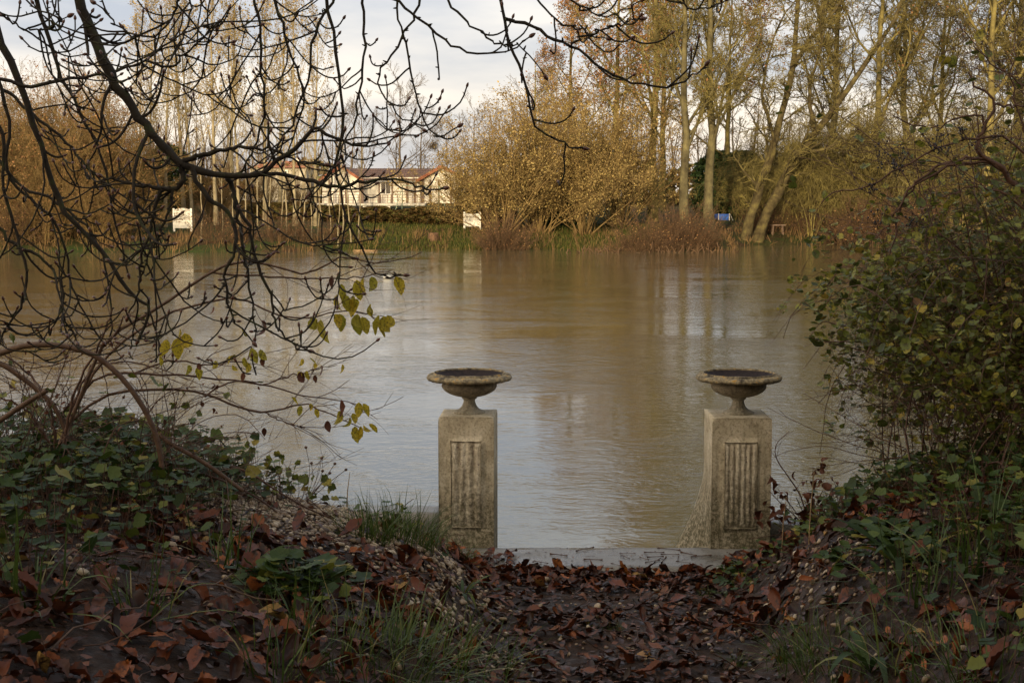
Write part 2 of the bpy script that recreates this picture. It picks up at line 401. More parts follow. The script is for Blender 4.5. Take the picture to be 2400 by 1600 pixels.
# ---- pedestals
def stone_mat(name, panel=False):
    m, nt, b, o = newmat(name); p = geo_pos(nt)
    n1 = noise(nt, p, 7, 8, .65); n2 = noise(nt, p, 70, 5, .7); n3 = noise(nt, mapping(nt, p, (14, 14, 2.2)), 1.6, 6, .7)
    base = ramp(nt, n1, [(.3, (.28, .235, .16)), (.5, (.47, .41, .295)), (.72, (.60, .54, .42))])
    if panel: base = ramp(nt, n3, [(.30, (.26, .21, .15)), (.45, (.46, .40, .30)), (.60, (.66, .60, .47))])
    base = mixc(nt, 1., base, ramp(nt, n2, [(.34, (.52, .50, .46)), (.47, (.97, .97, .97)), (.62, (1.12, 1.12, 1.1))]), 'MULTIPLY')
    sep = nt.nodes.new('ShaderNodeSeparateXYZ'); nt.links.new(p, sep.inputs[0])
    hgt = math_(nt, 'ADD', math_(nt, 'MULTIPLY', math_(nt, 'SUBTRACT', sep.outputs[2], 1.1), 1.15), math_(nt, 'MULTIPLY', math_(nt, 'SUBTRACT', n3, .5), 1.0 if panel else 1.7))
    alg = ramp(nt, hgt, [(.0, (1, 1, 1)), (.24, (.92, .92, .92)), (.72, (0, 0, 0))])
    rag = ramp(nt, noise(nt, p, 42, 6, .75), [(.40, (0, 0, 0)), (.56, (1, 1, 1))])
    base = mixc(nt, math_(nt, 'MULTIPLY', alg, math_(nt, 'ADD', math_(nt, 'MULTIPLY', rag, .6), .30)), base, (.055, .050, .022))
    pur = ramp(nt, noise(nt, p, 55, 4, .7), [(.60, (0, 0, 0)), (.66, (1, 1, 1))])
    pz = ramp(nt, noise(nt, p, 5.5, 2), [(.50, (0, 0, 0)), (.62, (1, 1, 1))])
    if panel: base = mixc(nt, math_(nt, 'MULTIPLY', pur, pz), base, (.065, .022, .035))
    nt.links.new(base, b.inputs['Base Color']); b.inputs['Roughness'].default_value = .88; b.inputs['Specular IOR Level'].default_value = .25
    bump(nt, b, math_(nt, 'ADD', n2, math_(nt, 'MULTIPLY', noise(nt, p, 180, 4, .7), .5)), .8, .006)
    return m
M_STONE = stone_mat('weathered_stone'); M_PANEL = stone_mat('streaked_stone', True)
def pedestal_body(w_, d_, z0, z1, px0, px1, pz0, pz1, flare=False):
    """box with a recessed opening in its front face; local origin at front-left foot"""
    bm = bmesh.new(); q = lambda *c: bm.faces.new([bm.verts.new(v) for v in c])
    rc = .024
    X = [0, px0, px1, w_]; Z = [z0, pz0, pz1, z1]
    for i in range(3):
        for j in range(3):
            if i == 1 and j == 1: continue
            q((X[i], 0, Z[j]), (X[i+1], 0, Z[j]), (X[i+1], 0, Z[j+1]), (X[i], 0, Z[j+1]))
    b_ = .006
    q((px0, 0, pz0), (px0, 0, pz1), (px0+b_, rc, pz1-b_), (px0+b_, rc, pz0+b_)); q((px1, 0, pz1), (px1, 0, pz0), (px1-b_, rc, pz0+b_), (px1-b_, rc, pz1-b_))
    q((px0, 0, pz1), (px1, 0, pz1), (px1-b_, rc, pz1-b_), (px0+b_, rc, pz1-b_)); q((px1, 0, pz0), (px0, 0, pz0), (px0+b_, rc, pz0+b_), (px1-b_, rc, pz0+b_))
    q((px0+b_, rc, pz0+b_), (px0+b_, rc, pz1-b_), (px1-b_, rc, pz1-b_), (px1-b_, rc, pz0+b_))
    zs = np.linspace(z0, z1, 26)
    fx = [0.0 for z in zs]
    for k, z in enumerate(zs):
        if flare:
            u = max(0, (z1-.40-z)); fx[k] = -(.50*u**1.5) if u > 0 else 0
    for k in range(25):
        q((0, 0, zs[k]), (0, 0, zs[k+1]), (fx[k+1], d_, zs[k+1]), (fx[k], d_, zs[k]))
        q((fx[k], d_, zs[k]), (fx[k+1], d_, zs[k+1]), (w_, d_, zs[k+1]), (w_, d_, zs[k]))
    q((w_, 0, z0), (w_, d_, z0), (w_, d_, z1), (w_, 0, z1)); q((0, 0, z1), (w_, 0, z1), (w_, d_, z1), (0, d_, z1))
    bmesh.ops.remove_doubles(bm, verts=bm.verts, dist=1e-5)
    me = bpy.data.meshes.new('body'); bm.to_mesh(me); bm.free(); me.materials.append(M_STONE); return me
def panel_mesh(px0, px1, pz0, pz1, nfl, depth):
    nx = nfl*8+1; nzz = 90; xs = np.linspace(px0+.001, px1-.001, nx); zs = np.linspace(pz0+.001, pz1-.001, nzz)
    X, Z = np.meshgrid(xs, zs); u = (X-px0)/(px1-px0)*nfl
    dd = np.abs(np.sin(u*math.pi)); Y = depth - .011*dd*sm(pz0+.012, pz0+.05, Z)*(1-sm(pz1-.03, pz1-.008, Z))
    for i in range(X.shape[0]):
        for j in range(nx):
            q = Vector((X[i, j]*20, 0, Z[i, j]*20)); Y[i, j] += .0035*mnoise.noise(q) + .0035*mnoise.noise(q*3)
    V = np.stack([X, Y, Z], -1).reshape(-1, 3); i, j = np.meshgrid(np.arange(nx-1), np.arange(nzz-1)); a = (j*nx+i).reshape(-1)
    return mesh_np('panel', V, np.stack([a, a+1, a+nx+1, a+nx], 1), M_PANEL)
def pedestal(x, y, w_, d_, rz, label, nfl, flare=False):
    r = empty('stone_pedestal', (x, y, 0), rz); tag(r, label, 'pedestal')
    z1 = 1.927; z0 = .55
    b = link('body', pedestal_body(w_, d_, z0, z1, w_*.205, w_*.78, z1-.71, z1-.15, flare), r); weather(b, .004, 22, .022)
    link('fluted_panel', panel_mesh(w_*.205+.004, w_*.78-.004, z1-.706, z1-.154, nfl, .017), r)
    return r
pedestal(-.462, 8.80, .349, .36, R_(-3), 'left stone pedestal with straight sides and grass at its foot', 4)
pedestal(1.247, 8.75, .372, .40, 0, 'right stone pedestal with a sloping buttress flaring from its left side and purple lichen', 6, True)
# ---- urns
def urn_mat(name, kind):
    m, nt, b, o = newmat(name); p = obj_co(nt); n1 = noise(nt, p, 26, 6, .65); n2 = noise(nt, p, 90, 4, .7)
    if kind == 'rim': c = ramp(nt, n1, [(.34, (.035, .030, .025)), (.47, (.17, .14, .09)), (.58, (.30, .25, .15)), (.64, (.36, .20, .04))])
    elif kind == 'inner': c = ramp(nt, n1, [(.3, (.012, .010, .012)), (.6, (.03, .022, .022)), (.8, (.07, .045, .04))])
    elif kind == 'bowl': c = ramp(nt, n1, [(.3, (.12, .10, .075)), (.5, (.27, .23, .16)), (.66, (.36, .31, .22)), (.74, (.36, .22, .06))])
    else: c = ramp(nt, n1, [(.3, (.13, .11, .075)), (.5, (.30, .27, .2)), (.7, (.42, .39, .31))])
    c = mixc(nt, 1., c, ramp(nt, n2, [(.3, (.5, .5, .5)), (.55, (1.05, 1.05, 1.05))]), 'MULTIPLY')
    nt.links.new(c, b.inputs['Base Color']); b.inputs['Roughness'].default_value = .6 if kind == 'inner' else .85
    b.inputs['Specular IOR Level'].default_value = .12 if kind == 'inner' else .3
    bump(nt, b, n2, .7, .004); return m
MU = {k: urn_mat('urn_'+k, k) for k in ('rim', 'inner', 'bowl', 'foot')}
def lathe(prof, n, mat, fn=None):
    prof = np.array(prof, float); V = []
    for k, (r, z) in enumerate(prof):
        for i in range(n):
            a = 2*math.pi*i/n; rr, zz = (r, z) if fn is None else fn(a, r, z, k/(len(prof)-1))
            V.append((rr*math.cos(a), rr*math.sin(a), zz))
    F = [(k*n+i, k*n+(i+1) % n, (k+1)*n+(i+1) % n, (k+1)*n+i) for k in range(len(prof)-1) for i in range(n)]
    return mesh_np('lathe', np.array(V), np.array(F), mat)
def dense(prof, m=4):
    p = np.array([(x, 0, z) for x, z in prof]); q = resample(p, (len(prof)-1)*m+1); return [(max(.0005, a[0]), a[2]) for a in q]
def urn(x, y, rz, label, seed, chip):
    r = empty('garden_urn', (x, y, 1.922), rz); tag(r, label, 'urn')
    nsv = lambda a, z, s=1.: mnoise.noise(Vector((math.cos(a)*s*3+seed, math.sin(a)*s*3, z*30)))
    link('foot', lathe(dense([(.099, 0), (.100, .010), (.088, .017), (.068, .026), (.050, .042), (.040, .062), (.036, .082), (.040, .092), (.047, .095), (.048, .102), (.040, .107), (.036, .110)], 4), 72, MU['foot'],
         lambda a, rr, z, t: (rr*(1+(.03*math.cos(a*14) if .02 < z < .09 else 0)+.02*nsv(a, z, 4)), z)), r)
    link('bowl', lathe(dense([(.038, .107), (.070, .110), (.110, .121), (.150, .142), (.172, .166), (.175, .184), (.166, .197), (.158, .203), (.165, .214), (.19, .219)], 4), 160, MU['bowl'],
         lambda a, rr, z, t: (rr*(1 + (.028*(abs(math.sin(a*16))-.6)*math.sin(math.pi*min(1, max(0, (z-.110)/.078))) if z < .19 else 0) + .008*nsv(a, z, 5)), z)), r)
    link('rim', lathe(dense([(.186, .217), (.225, .216), (.252, .214), (.266, .221), (.269, .233), (.258, .246), (.240, .250), (.229, .253), (.226, .262), (.221, .262), (.2195, .252)], 3), 220, MU['rim'],
         lambda a, rr, z, t: (rr*(1 + (.007*abs(math.sin(a*44))+.012*nsv(a, z, 22)+.010*nsv(a+1, z*2, 45))*(1 if .235 < rr else 0)), z + (.002*math.sin(a*44+1) + .0045*nsv(a, z, 22))*(1 if .235 < rr else 0))), r)
    link('basin', lathe(dense([(.2195, .252), (.205, .240), (.17, .215), (.12, .19), (.05, .178), (.001, .176)], 3), 96, MU['inner']), r)
    return r
urn(-.272, 8.985, 0, 'shallow stone urn with wide lichened rim on the left pedestal', 1, 0)
urn(1.44, 8.965, .6, 'shallow stone urn with wide rough rim on the right pedestal above the flared buttress', 9, 1)
# ---- landing slab and walls
def concrete_mat():
    m, nt, b, o = newmat('wet_concrete'); p = geo_pos(nt); n1 = noise(nt, p, 3.5, 7, .6); n2 = noise(nt, p, 120, 4, .7)
    c = ramp(nt, n1, [(.32, (.09, .087, .078)), (.48, (.17, .167, .158)), (.7, (.23, .225, .215))])
    nt.links.new(mixc(nt, 1., c, ramp(nt, n2, [(.3, (.45, .43, .4)), (.55, (1., 1., 1.)), (.7, (1.15, 1.15, 1.15))]), 'MULTIPLY'), b.inputs['Base Color'])
    nt.links.new(ramp(nt, n1, [(.4, (.18, .18, .18)), (.6, (.5, .5, .5))]), b.inputs['Roughness'])
    bump(nt, b, n2, .5, .003); return m
M_CONC = concrete_mat()
s = MB().box(-.40, 1.60, 8.30, 8.79, .55, 1.1).build('landing_slab', M_CONC); weather(s, .004, 12, .05)
tag(s, 'flat wet concrete landing slab between the feet of the two pedestals, strewn with leaf stalks', 'concrete slab')
def low_wall(a, b, top, wd, label):
    a = np.array(a); b = np.array(b); L = np.linalg.norm(b-a); mb = MB().box(0, L, -wd/2, wd/2, -1.2, 0)
    o = mb.build('river_wall', M_CONC); weather(o, .006, 9, .06); o.location = (a[0], a[1], top); o.rotation_euler[2] = math.atan2(b[1]-a[1], b[0]-a[0]); tag(o, label, 'wall')
low_wall((1.60, 9.25), (2.75, 8.62), 1.19, .22, 'low concrete river wall running right from the buttressed pedestal into the bush')
low_wall((-.44, 9.16), (-3.2, 9.35), 1.26, .24, 'low concrete river wall running left from the left pedestal behind the grass')
# ================================================================== HOUSES ON THE FAR BANK
def wall_mat(): return noisy('cream_render', [(.3, (.64, .60, .51)), (.7, (.76, .72, .63))], .8, .85, .2, .01)
M_REND = wall_mat()
def tile_mat(name, c0, c1):
    m, nt, b, o = newmat(name); p = obj_co(nt)
    wv = nt.nodes.new('ShaderNodeTexWave'); wv.bands_direction = 'Z'; wv.inputs['Scale'].default_value = 1.6; wv.inputs['Distortion'].default_value = .4; nt.links.new(p, wv.inputs[0])
    wx = nt.nodes.new('ShaderNodeTexWave'); wx.bands_direction = 'X'; wx.inputs['Scale'].default_value = 1.4; nt.links.new(p, wx.inputs[0])
    c = ramp(nt, noise(nt, p, 3.5, 6, .7), [(.3, c0), (.7, c1)])
    c = mixc(nt, .55, c, ramp(nt, wv.outputs[0], [(.1, (.35, .35, .35)), (.5, (1.2, 1.2, 1.2))]), 'MULTIPLY')
    nt.links.new(c, b.inputs['Base Color']); b.inputs['Roughness'].default_value = .85
    bump(nt, b, math_(nt, 'ADD', wv.outputs[0], wx.outputs[0]), .6, .05); return m
M_TILE = tile_mat('brown_roof_tiles', (.07, .04, .03), (.16, .085, .055)); M_ORANGE = tile_mat('orange_roof_tiles', (.25, .085, .035), (.42, .16, .07))
M_BARGE = plain('red_bargeboard', (.26, .085, .04)); M_TIMBER = plain('grey_brown_timber', (.17, .115, .085)); M_GLASS = newmat('dark_glass')[0]
bb = M_GLASS.node_tree.nodes['Principled BSDF']; bb.inputs['Base Color'].default_value = (.02, .025, .03, 1); bb.inputs['Roughness'].default_value = .06
M_WHITE = plain('white_paint', (.72, .70, .64)); M_GREYM = plain('grey_metal', (.22, .22, .21), .5)
YH = 125.
def hx(zx): return WX(700+zx/3.92, YH)
def hz(zy): return CAM_Z + (459-(300+zy/3.92))*YH/3333
def bungalow():
    r = empty('half_timbered_bungalow', (0, YH, 0)); tag(r, 'cream half-timbered bungalow with brown tiled roof between two gables, on a raised terrace', 'house')
    zf, ze, zr = hz(690), hz(482), hz(380); zt = hz(712)
    L0, L1, R0, R1, R2 = hx(232), hx(600), hx(1095), hx(1320), hx(1545)
    La = hx(405); gz_ = hz(372)
    mb = MB().prism([(L0, zf), (L1, zf), (L1, ze), (La, gz_), (L0, ze)], -1.0, 7).box(L1, R0+.6, 0, 6.9, zf, ze+.25)
    mb.prism([(R0+.6, zf), (R2, zf), (R2, ze), (R1, gz_), (R0+.6, ze+.1)], -.6, 7.1); wl = mb.build('wall', M_REND, r)
    # main roof: two slopes
    bm = bmesh.new()
    def quad(*c): bm.faces.new([bm.verts.new(v) for v in c])
    x0, x1 = La-.2, R1+.2; ez = hz(492); ridge = zr; yr = 3.4
    for dz in (0, .12):
        quad((x0, -.5, ez+dz), (x1, -.5, ez+dz), (x1, yr, ridge+dz), (x0, yr, ridge+dz)); quad((x0, yr, ridge+dz), (x1, yr, ridge+dz), (x1, 7.4, ez+dz), (x0, 7.4, ez+dz))
    quad((x0, -.5, ez), (x1, -.5, ez), (x1, -.5, ez+.12), (x0, -.5, ez+.12))
    me = bpy.data.meshes.new('roof'); bm.to_mesh(me); bm.free(); me.materials.append(M_TILE); rf = link('roof', me, r)
    for (a, m_, b_, yf) in ((L0-.35, La, L1+.1, -1.45), (R0-.1, R1, R2+.3, -1.05)):
        zA = gz_+.16; zE = ze-.02
        mb = MB().prism([(a, zE-.18), (a, zE), (m_, zA+.02), (b_, zE), (b_, zE-.18), (m_, zA-.16)], yf, 7.3); gr = mb.build('gable_roof', M_TILE, r)
        MB().prism([(a-.02, zE-.22), (a-.02, zE+.06), (m_, zA+.10), (b_+.02, zE+.06), (b_+.02, zE-.22), (m_, zA-.18)], yf-.06, yf-.004).build('bargeboard', M_BARGE, gr)
    MB().box(L1+.1, R0, -.62, -.50, ez-.06, ez+.08).build('gutter', M_GREYM, rf)
    tb = lambda zx, w_=.14, yy=-.06, z_=None: MB().box(hx(zx)-w_/2, hx(zx)+w_/2, yy, .02+yy+.03, zf, z_ or ze+.05).build('timber_post', M_TIMBER, wl)
    for zx in (300, 395, 447, 588): tb(zx, .16 if zx != 588 else .4, -1.06)
    for zx in (745, 856, 997, 1068): tb(zx, .22)
    for zx in (1130, 1150, 1215, 1290, 1400): tb(zx, .16, -.66)
    MB().box(hx(750), hx(1120), -.045, -.002, hz(588), hz(580)).build('timber_rail', M_TIMBER, wl); MB().box(L0, L1, -1.045, -1.002, hz(588), hz(580)).build('timber_rail', M_TIMBER, wl)
    wn = MB().box(hx(750), hx(760), -.12, -.02, hz(612), hz(498)).box(hx(845), hx(852), -.12, -.02, hz(612), hz(498)).box(hx(760), hx(845), -.12, -.02, hz(506), hz(498)).box(hx(760), hx(845), -.12, -.02, hz(612), hz(604)).box(hx(796), hx(805), -.115, -.02, hz(604), hz(506)).build('window', M_WHITE, wl)
    MB().box(hx(760), hx(796), -.06, -.03, hz(604), hz(506)).box(hx(805), hx(845), -.06, -.03, hz(604), hz(506)).build('pane', M_GLASS, wn)
    dk = MB().box(hx(200), hx(1180), -3.4, -.0-1.5, zt+.02, zf-.002).box(L1, R0, -1.5, -.01, zt+.02, zf-.004).build('terrace', plain('pale_concrete', (.45, .43, .38)), r)
    for zx in (260, 430, 640, 853, 1107): MB().box(hx(zx)-.15, hx(zx)+.15, -3.2, -2.9, fz(hx(zx), YH-3)-.4, zt+.02).build('pier', M_WHITE, dk)
    rl = MB()
    for zx in np.arange(232, 1180, 44): rl.bar((hx(zx), -3.3, zf), (hx(zx), -3.3, hz(615)), .03)
    for zy in (615, 640, 662): rl.bar((hx(225), -3.3, hz(zy)), (hx(1175), -3.3, hz(zy)), .022)
    rl.build('railing', M_TIMBER, dk)
    MB().box(hx(1262), hx(1290), 3.2, 3.9, zr-.3, hz(352)+.1).build('chimney', M_ORANGE, rf)
bungalow()
def back_house():
    Y = 150.; X = lambda zx: WX(450+zx/5.227, Y); Z = lambda zy: CAM_Z+(459-(320+zy/5.227))*Y/3333
    r = empty('villa', (0, Y, 0)); tag(r, 'pale two-storey villa with an orange hipped roof, half hidden behind the chestnut branches', 'house')
    wl = MB().box(X(715), X(1405), 0, 8, Z(800), Z(380)).build('wall', noisy('dull_render', [(.3, (.36, .33, .26)), (.7, (.46, .42, .34))], .8, .85, .2, .01), r)
    bm = bmesh.new(); v = [bm.verts.new(c) for c in ((X(690), -.5, Z(388)), (X(1430), -.5, Z(388)), (X(1430), 8.5, Z(388)), (X(690), 8.5, Z(388)), (X(900), 4, Z(295)), (X(1240), 4, Z(295)))]
    for f in ((0, 1, 5, 4), (1, 2, 5), (2, 3, 4, 5), (3, 0, 4), (3, 2, 1, 0)): bm.faces.new([v[i] for i in f])
    me = bpy.data.meshes.new('roof'); bm.to_mesh(me); bm.free(); me.materials.append(M_ORANGE); rf = link('roof', me, r)
    MB().box(X(1235), X(1262), 3, 4, Z(330), Z(258)).build('chimney', M_REND, rf)
    for a, b in ((800, 860), (1110, 1180)):
        q = MB().box(X(a), X(b), -.08, .1, Z(490), Z(415)).build('window', M_WHITE, wl); MB().box(X(a)+.12, X(b)-.12, -.1, -.07, Z(490)+.12, Z(415)-.12).build('pane', M_GLASS, q)
    Y2 = 138.; X2 = lambda zx: WX(450+zx/5.227, Y2); Z2 = lambda zy: CAM_Z+(459-(320+zy/5.227))*Y2/3333
    r = empty('low_outbuilding', (0, Y2, 0)); tag(r, 'small low white outbuilding with a red-brown roof left of the villa', 'outbuilding')
    wl = MB().box(X2(230), X2(650), 0, 4, Z2(780), Z2(640)).build('wall', M_REND, r)
    MB().prism([(X2(170), Z2(640)), (X2(690), Z2(640)), (X2(640), Z2(585)), (X2(230), Z2(585))], -.5, 4.4).build('roof', M_ORANGE, r)
    for a in (300, 420, 540): MB().box(X2(a), X2(a+50), -.05, .1, Z2(745), Z2(665)).build('window', M_GLASS, wl)
back_house()
def picket_gate(px0, px1, py0, py1, Y, label, side=True, lift=0):
    x0, x1 = WX(px0, Y), WX(px1, Y); zt = CAM_Z+(459-py0)*Y/3333; zb = CAM_Z+(459-py1)*Y/3333
    r = empty('garden_gate', (x0, Y, zb)); tag(r, label, 'gate'); W = x1-x0; H = zt-zb
    for i in (0, W-.12): MB().box(i, i+.12, -.03, .09, -.6, H).build('gate_post', M_WHITE, r)
    n = 11; s_ = (W-.28)/n; pk = MB(); hh = H-.08
    for i in range(n): pk.box(.14+i*s_+.012, .14+(i+1)*s_-.022, .0, .03, .05, hh-.10*math.sin(math.pi*(i+.5)/n)*(1 if side else -1))
    pk.build('pickets', M_WHITE, r)
    MB().box(.12, W-.12, .032, .07, .02, H*.42).build('lower_board', M_WHITE, r); MB().box(.12, W-.12, .032, .07, H*.78, H*.85).build('rail', M_WHITE, r)
picket_gate(1086, 1127, 496, 531, 97, 'white picket gate at the right end of the hedge below the bungalow')
picket_gate(404, 449, 488, 535, 92.5, 'white picket gate behind the left thicket, shining between the chestnut branches', False)
# garden swing frame beside the house
def swing():
    Y = 112.; X = lambda zx: WX(700+zx/3.92, Y); Z = lambda zy: CAM_Z+(459-(300+zy/3.92))*Y/3333
    r = empty('swing_frame', (0, Y, 0)); tag(r, 'thin green metal swing frame standing in front of the bungalow terrace', 'swing'); m = plain('faded_green_metal', (.16, .22, .16), .5)
    zb = Z(740); MB().bar((X(955), 0, Z(530)), (X(1290), 0, Z(540)), .035).build('top_bar', m, r)
    for a, b in ((955, 880), (955, 940), (1290, 1370), (1290, 1280)): MB().bar((X(a), 0, Z(532)), (X(b), .8 if b in (940, 1280) else -.6, zb-.5), .03).build('leg', m, r)
swing()
def antenna(zx, ztop, w_, label):
    Y = 133.; X = WX(700+zx/3.92, Y); Z = lambda zy: CAM_Z+(459-(300+zy/3.92))*Y/3333
    r = empty('roof_antenna', (X, Y, 0)); tag(r, label, 'antenna'); MB().bar((0, 0, 2), (0, 0, Z(ztop)), .03).build('mast', M_GREYM, r)
    MB().bar((-w_, 0, Z(ztop+4)), (w_, 0, Z(ztop+4)), .02).build('boom', M_GREYM, r)
    for k in np.linspace(-w_*.9, w_*.9, 7): MB().bar((k, -.35, Z(ztop+4)), (k, .35, Z(ztop+4)), .012).build('rod', M_GREYM, r)
antenna(1345, 248, .8, 'television antenna on a thin mast above the right gable of the bungalow')
def blue_box():
    Y = 113.; X = lambda px: WX(px, Y); Z = lambda py: CAM_Z+(459-py)*Y/3333
    r = empty('garden_pool', (0, Y, 0)); tag(r, 'small bright blue above-ground pool with white uprights beyond the tall trunks', 'pool')
    m = plain('blue_plastic', (.03, .12, .5), .5); zb = min(fz(X(1695), Y)+.1, Z(517))
    bl = MB().box(X(1674), X(1712), 0, 1.2, zb, Z(501)).build('liner', m, r); weather(bl, .02, 2, .2)
    for px in (1685, 1710, 1673): MB().bar((X(px), -.03, zb), (X(px), -.03, Z(500)), .03).build('upright', M_WHITE, r)
    MB().bar((X(1712), 0, Z(501)), (X(1718), -.2, zb), .025).build('ladder', M_WHITE, r)
blue_box()
def bench():
    Y = 100.5; X = lambda px: WX(px, Y); z = fz(X(1824), Y)
    r = empty('picnic_table', (X(1824), Y, z)); tag(r, 'small dark plank table on the flooded bank right of the leaning trunks', 'table')
    MB().box(-.5, .5, -.3, .3, .62, .68).build('table_top', M_TIMBER, r)
    for sx in (-.38, .38):
        for sy in (-.2, .2): MB().bar((sx, sy, -.2), (sx*.85, sy, .62), .03).build('leg', M_TIMBER, r)
bench()
# ================================================================== TREES ON THE FAR BANK
M_BARK_MOSS = noisy('mossy_bark', [(.3, (.055, .046, .022)), (.48, (.13, .108, .042)), (.7, (.25, .21, .068))], 1.3, .95, .8, .04, spec=.1)
M_BARK_OLIVE = noisy('olive_bark', [(.3, (.040, .034, .020)), (.5, (.090, .078, .042)), (.7, (.16, .14, .065))], 1.5, .95, .9, .05, spec=.1)
M_BARK_PALE = noisy('pale_bark', [(.3, (.15, .125, .075)), (.7, (.33, .28, .18))], 2, .95, .5, .03, spec=.1)
M_BARK_GREY = noisy('grey_bark', [(.3, (.07, .055, .042)), (.7, (.15, .12, .085))], 2, .95, .5, .03, spec=.1)
M_BARK_RED = noisy('red_twig_bark', [(.3, (.055, .034, .021)), (.7, (.125, .078, .045))], 2, .95, 0, spec=.1)
M_BARK_GOLD = noisy('golden_twig_bark', [(.3, (.10, .068, .030)), (.7, (.21, .145, .060))], 2, .95, 0, spec=.1)
L_GOLD = leafmat('golden_leaves', [(0, (.17, .12, .045)), (.5, (.30, .215, .085)), (.8, (.44, .33, .125)), (1, (.16, .14, .05))], .7, .3, .1)
L_RUST = leafmat('rusty_leaves', [(0, (.16, .075, .038)), (.6, (.28, .15, .07)), (1, (.36, .23, .10))], .7, .3, .1)
L_YEL = leafmat('yellow_leaves', [(0, (.42, .28, .03)), (1, (.3, .2, .04))], .7, .3, .1)
L_EVER = leafmat('evergreen_leaves', [(0, (.018, .035, .012)), (.7, (.035, .065, .02)), (1, (.06, .09, .03))], .6, .15, .2)
L_HEDGE = leafmat('hedge_leaves', [(0, (.06, .042, .018)), (.5, (.13, .08, .03)), (1, (.10, .11, .03))], .7, .2, .1)
L_GRASS_FAR = leafmat('bank_grass', [(0, (.030, .042, .010)), (.6, (.060, .072, .016)), (1, (.15, .12, .04))], .8, .25, .1)
DIAM = np.array([(-.5, 0, 0), (0, -.7, .08), (.5, 0, 0), (0, .7, .08)]); DIAF = np.array([[0, 1, 2, 3]])
def scatter_leaves(Pn, n, size, jit, r):
    N, K, _ = Pn.shape; i = r.integers(0, N, n); k = r.uniform(.3, K-1.001, n); a = (k % 1)[:, None]; k = k.astype(int)
    p = Pn[i, k]*(1-a)+Pn[i, k+1]*a + r.normal(0, jit, (n, 3)); g = Geo()
    stamp(g, DIAM, DIAF, p, rots(n, 1.1, r), r.uniform(size*.6, size*1.3, n)); return g
HOLD = []
def proto(name, trunkP, trunkR, levels, bark, leaf=None, nleaf=0, lsize=.15, ljit=.12, sides=(8, 5, 4, 3, 3), seed=1, split=2, bmat2=None):
    """trunk polylines (N,K,3) grown through the levels; parts: trunk, branches, foliage"""
    r = np.random.default_rng(seed); root = empty(name); gt = Geo(); gb = Geo(); gt.tubes(trunkP, trunkR, sides[0])
    Pn, Rn = trunkP, trunkR
    for li, kw in enumerate(levels):
        Pn, Rn = grow(Pn, Rn, r=r, **kw)
        (gt if li+1 < split else gb).tubes(Pn, Rn, sides[min(li+1, len(sides)-1)])
    link('trunk', gt.mesh('trunk', bark), root); link('branches', gb.mesh('branches', bmat2 or bark), root)
    if nleaf: link('foliage', scatter_leaves(Pn, nleaf, lsize, ljit, r).mesh('foliage', leaf, False), root)
    reg(root); HOLD.append(root); return root
USED = set()
def plant(pr, px, Y, s, label, cat='tree', group=None, rz=None, zoff=0, name=None, sx=1., x=None):
    x = WX(px, Y) if x is None else x
    if pr.name in USED: o = copy_tree(pr)
    else: o = pr; USED.add(pr.name)
    o.location = (x, Y, fz(x, Y)-.15+zoff); o.rotation_euler[2] = random.uniform(0, 6.28) if rz is None else rz; o.scale = (s*sx, s*sx, s)
    tag(o, label, cat, group); return o
def trunk(H, r0, lean=(0, 0), wob=.05, K=12, seed=1, tip=.12):
    r = np.random.default_rng(seed); t = np.linspace(0, 1, K)
    p = np.stack([lean[0]*t**1.2*H, lean[1]*t*H, H*t], 1); p[1:] += np.cumsum(r.normal(0, wob*H/K, (K-1, 3))*np.array([1, 1, .0]), 0)
    rr = r0*(1-(1-tip)*t)*(1+.5*np.exp(-t*18)); return p[None], rr[None]
# ---- prototypes
tP, tR = trunk(23, .36, seed=3)
T_BIG = proto('tall_mossy_tree', tP, tR, [dict(n=20, t0=.2, t1=.98, ang=52, asd=10, lr=.36, up=.10, wob=.14, K=9, rr=.55, rmin=.05),
    dict(n=10, t0=.15, t1=1, ang=48, asd=12, lr=.50, up=.05, wob=.18, K=6, rr=.6, rmin=.032), dict(n=8, t0=.15, t1=1, ang=45, asd=15, lr=.55, up=.03, wob=.22, K=5, rr=.6, rmin=.02),
    dict(n=7, t0=.1, t1=1, ang=42, asd=15, lr=.8, up=.02, wob=.2, K=4, rr=.7, rmin=.015)], M_BARK_OLIVE, bmat2=M_BARK_MOSS, seed=5, leaf=L_RUST, nleaf=1200, lsize=.12)
tP, tR = trunk(22, .3, seed=13)
T_BIG2 = proto('tall_forked_tree', tP, tR, [dict(n=15, t0=.25, t1=.98, ang=42, asd=10, lr=.44, up=.11, wob=.14, K=9, rr=.6, rmin=.05),
    dict(n=10, t0=.15, t1=1, ang=50, asd=12, lr=.46, up=.02, wob=.2, K=6, rr=.55, rmin=.032), dict(n=9, t0=.15, t1=1, ang=50, asd=15, lr=.55, up=-.02, wob=.22, K=5, rr=.6, rmin=.02),
    dict(n=8, t0=.1, t1=1, ang=42, asd=15, lr=.75, up=.0, wob=.2, K=4, rr=.7, rmin=.015)], M_BARK_MOSS, seed=6, leaf=L_RUST, nleaf=900, lsize=.13)
tP, tR = trunk(21, .30, seed=23)
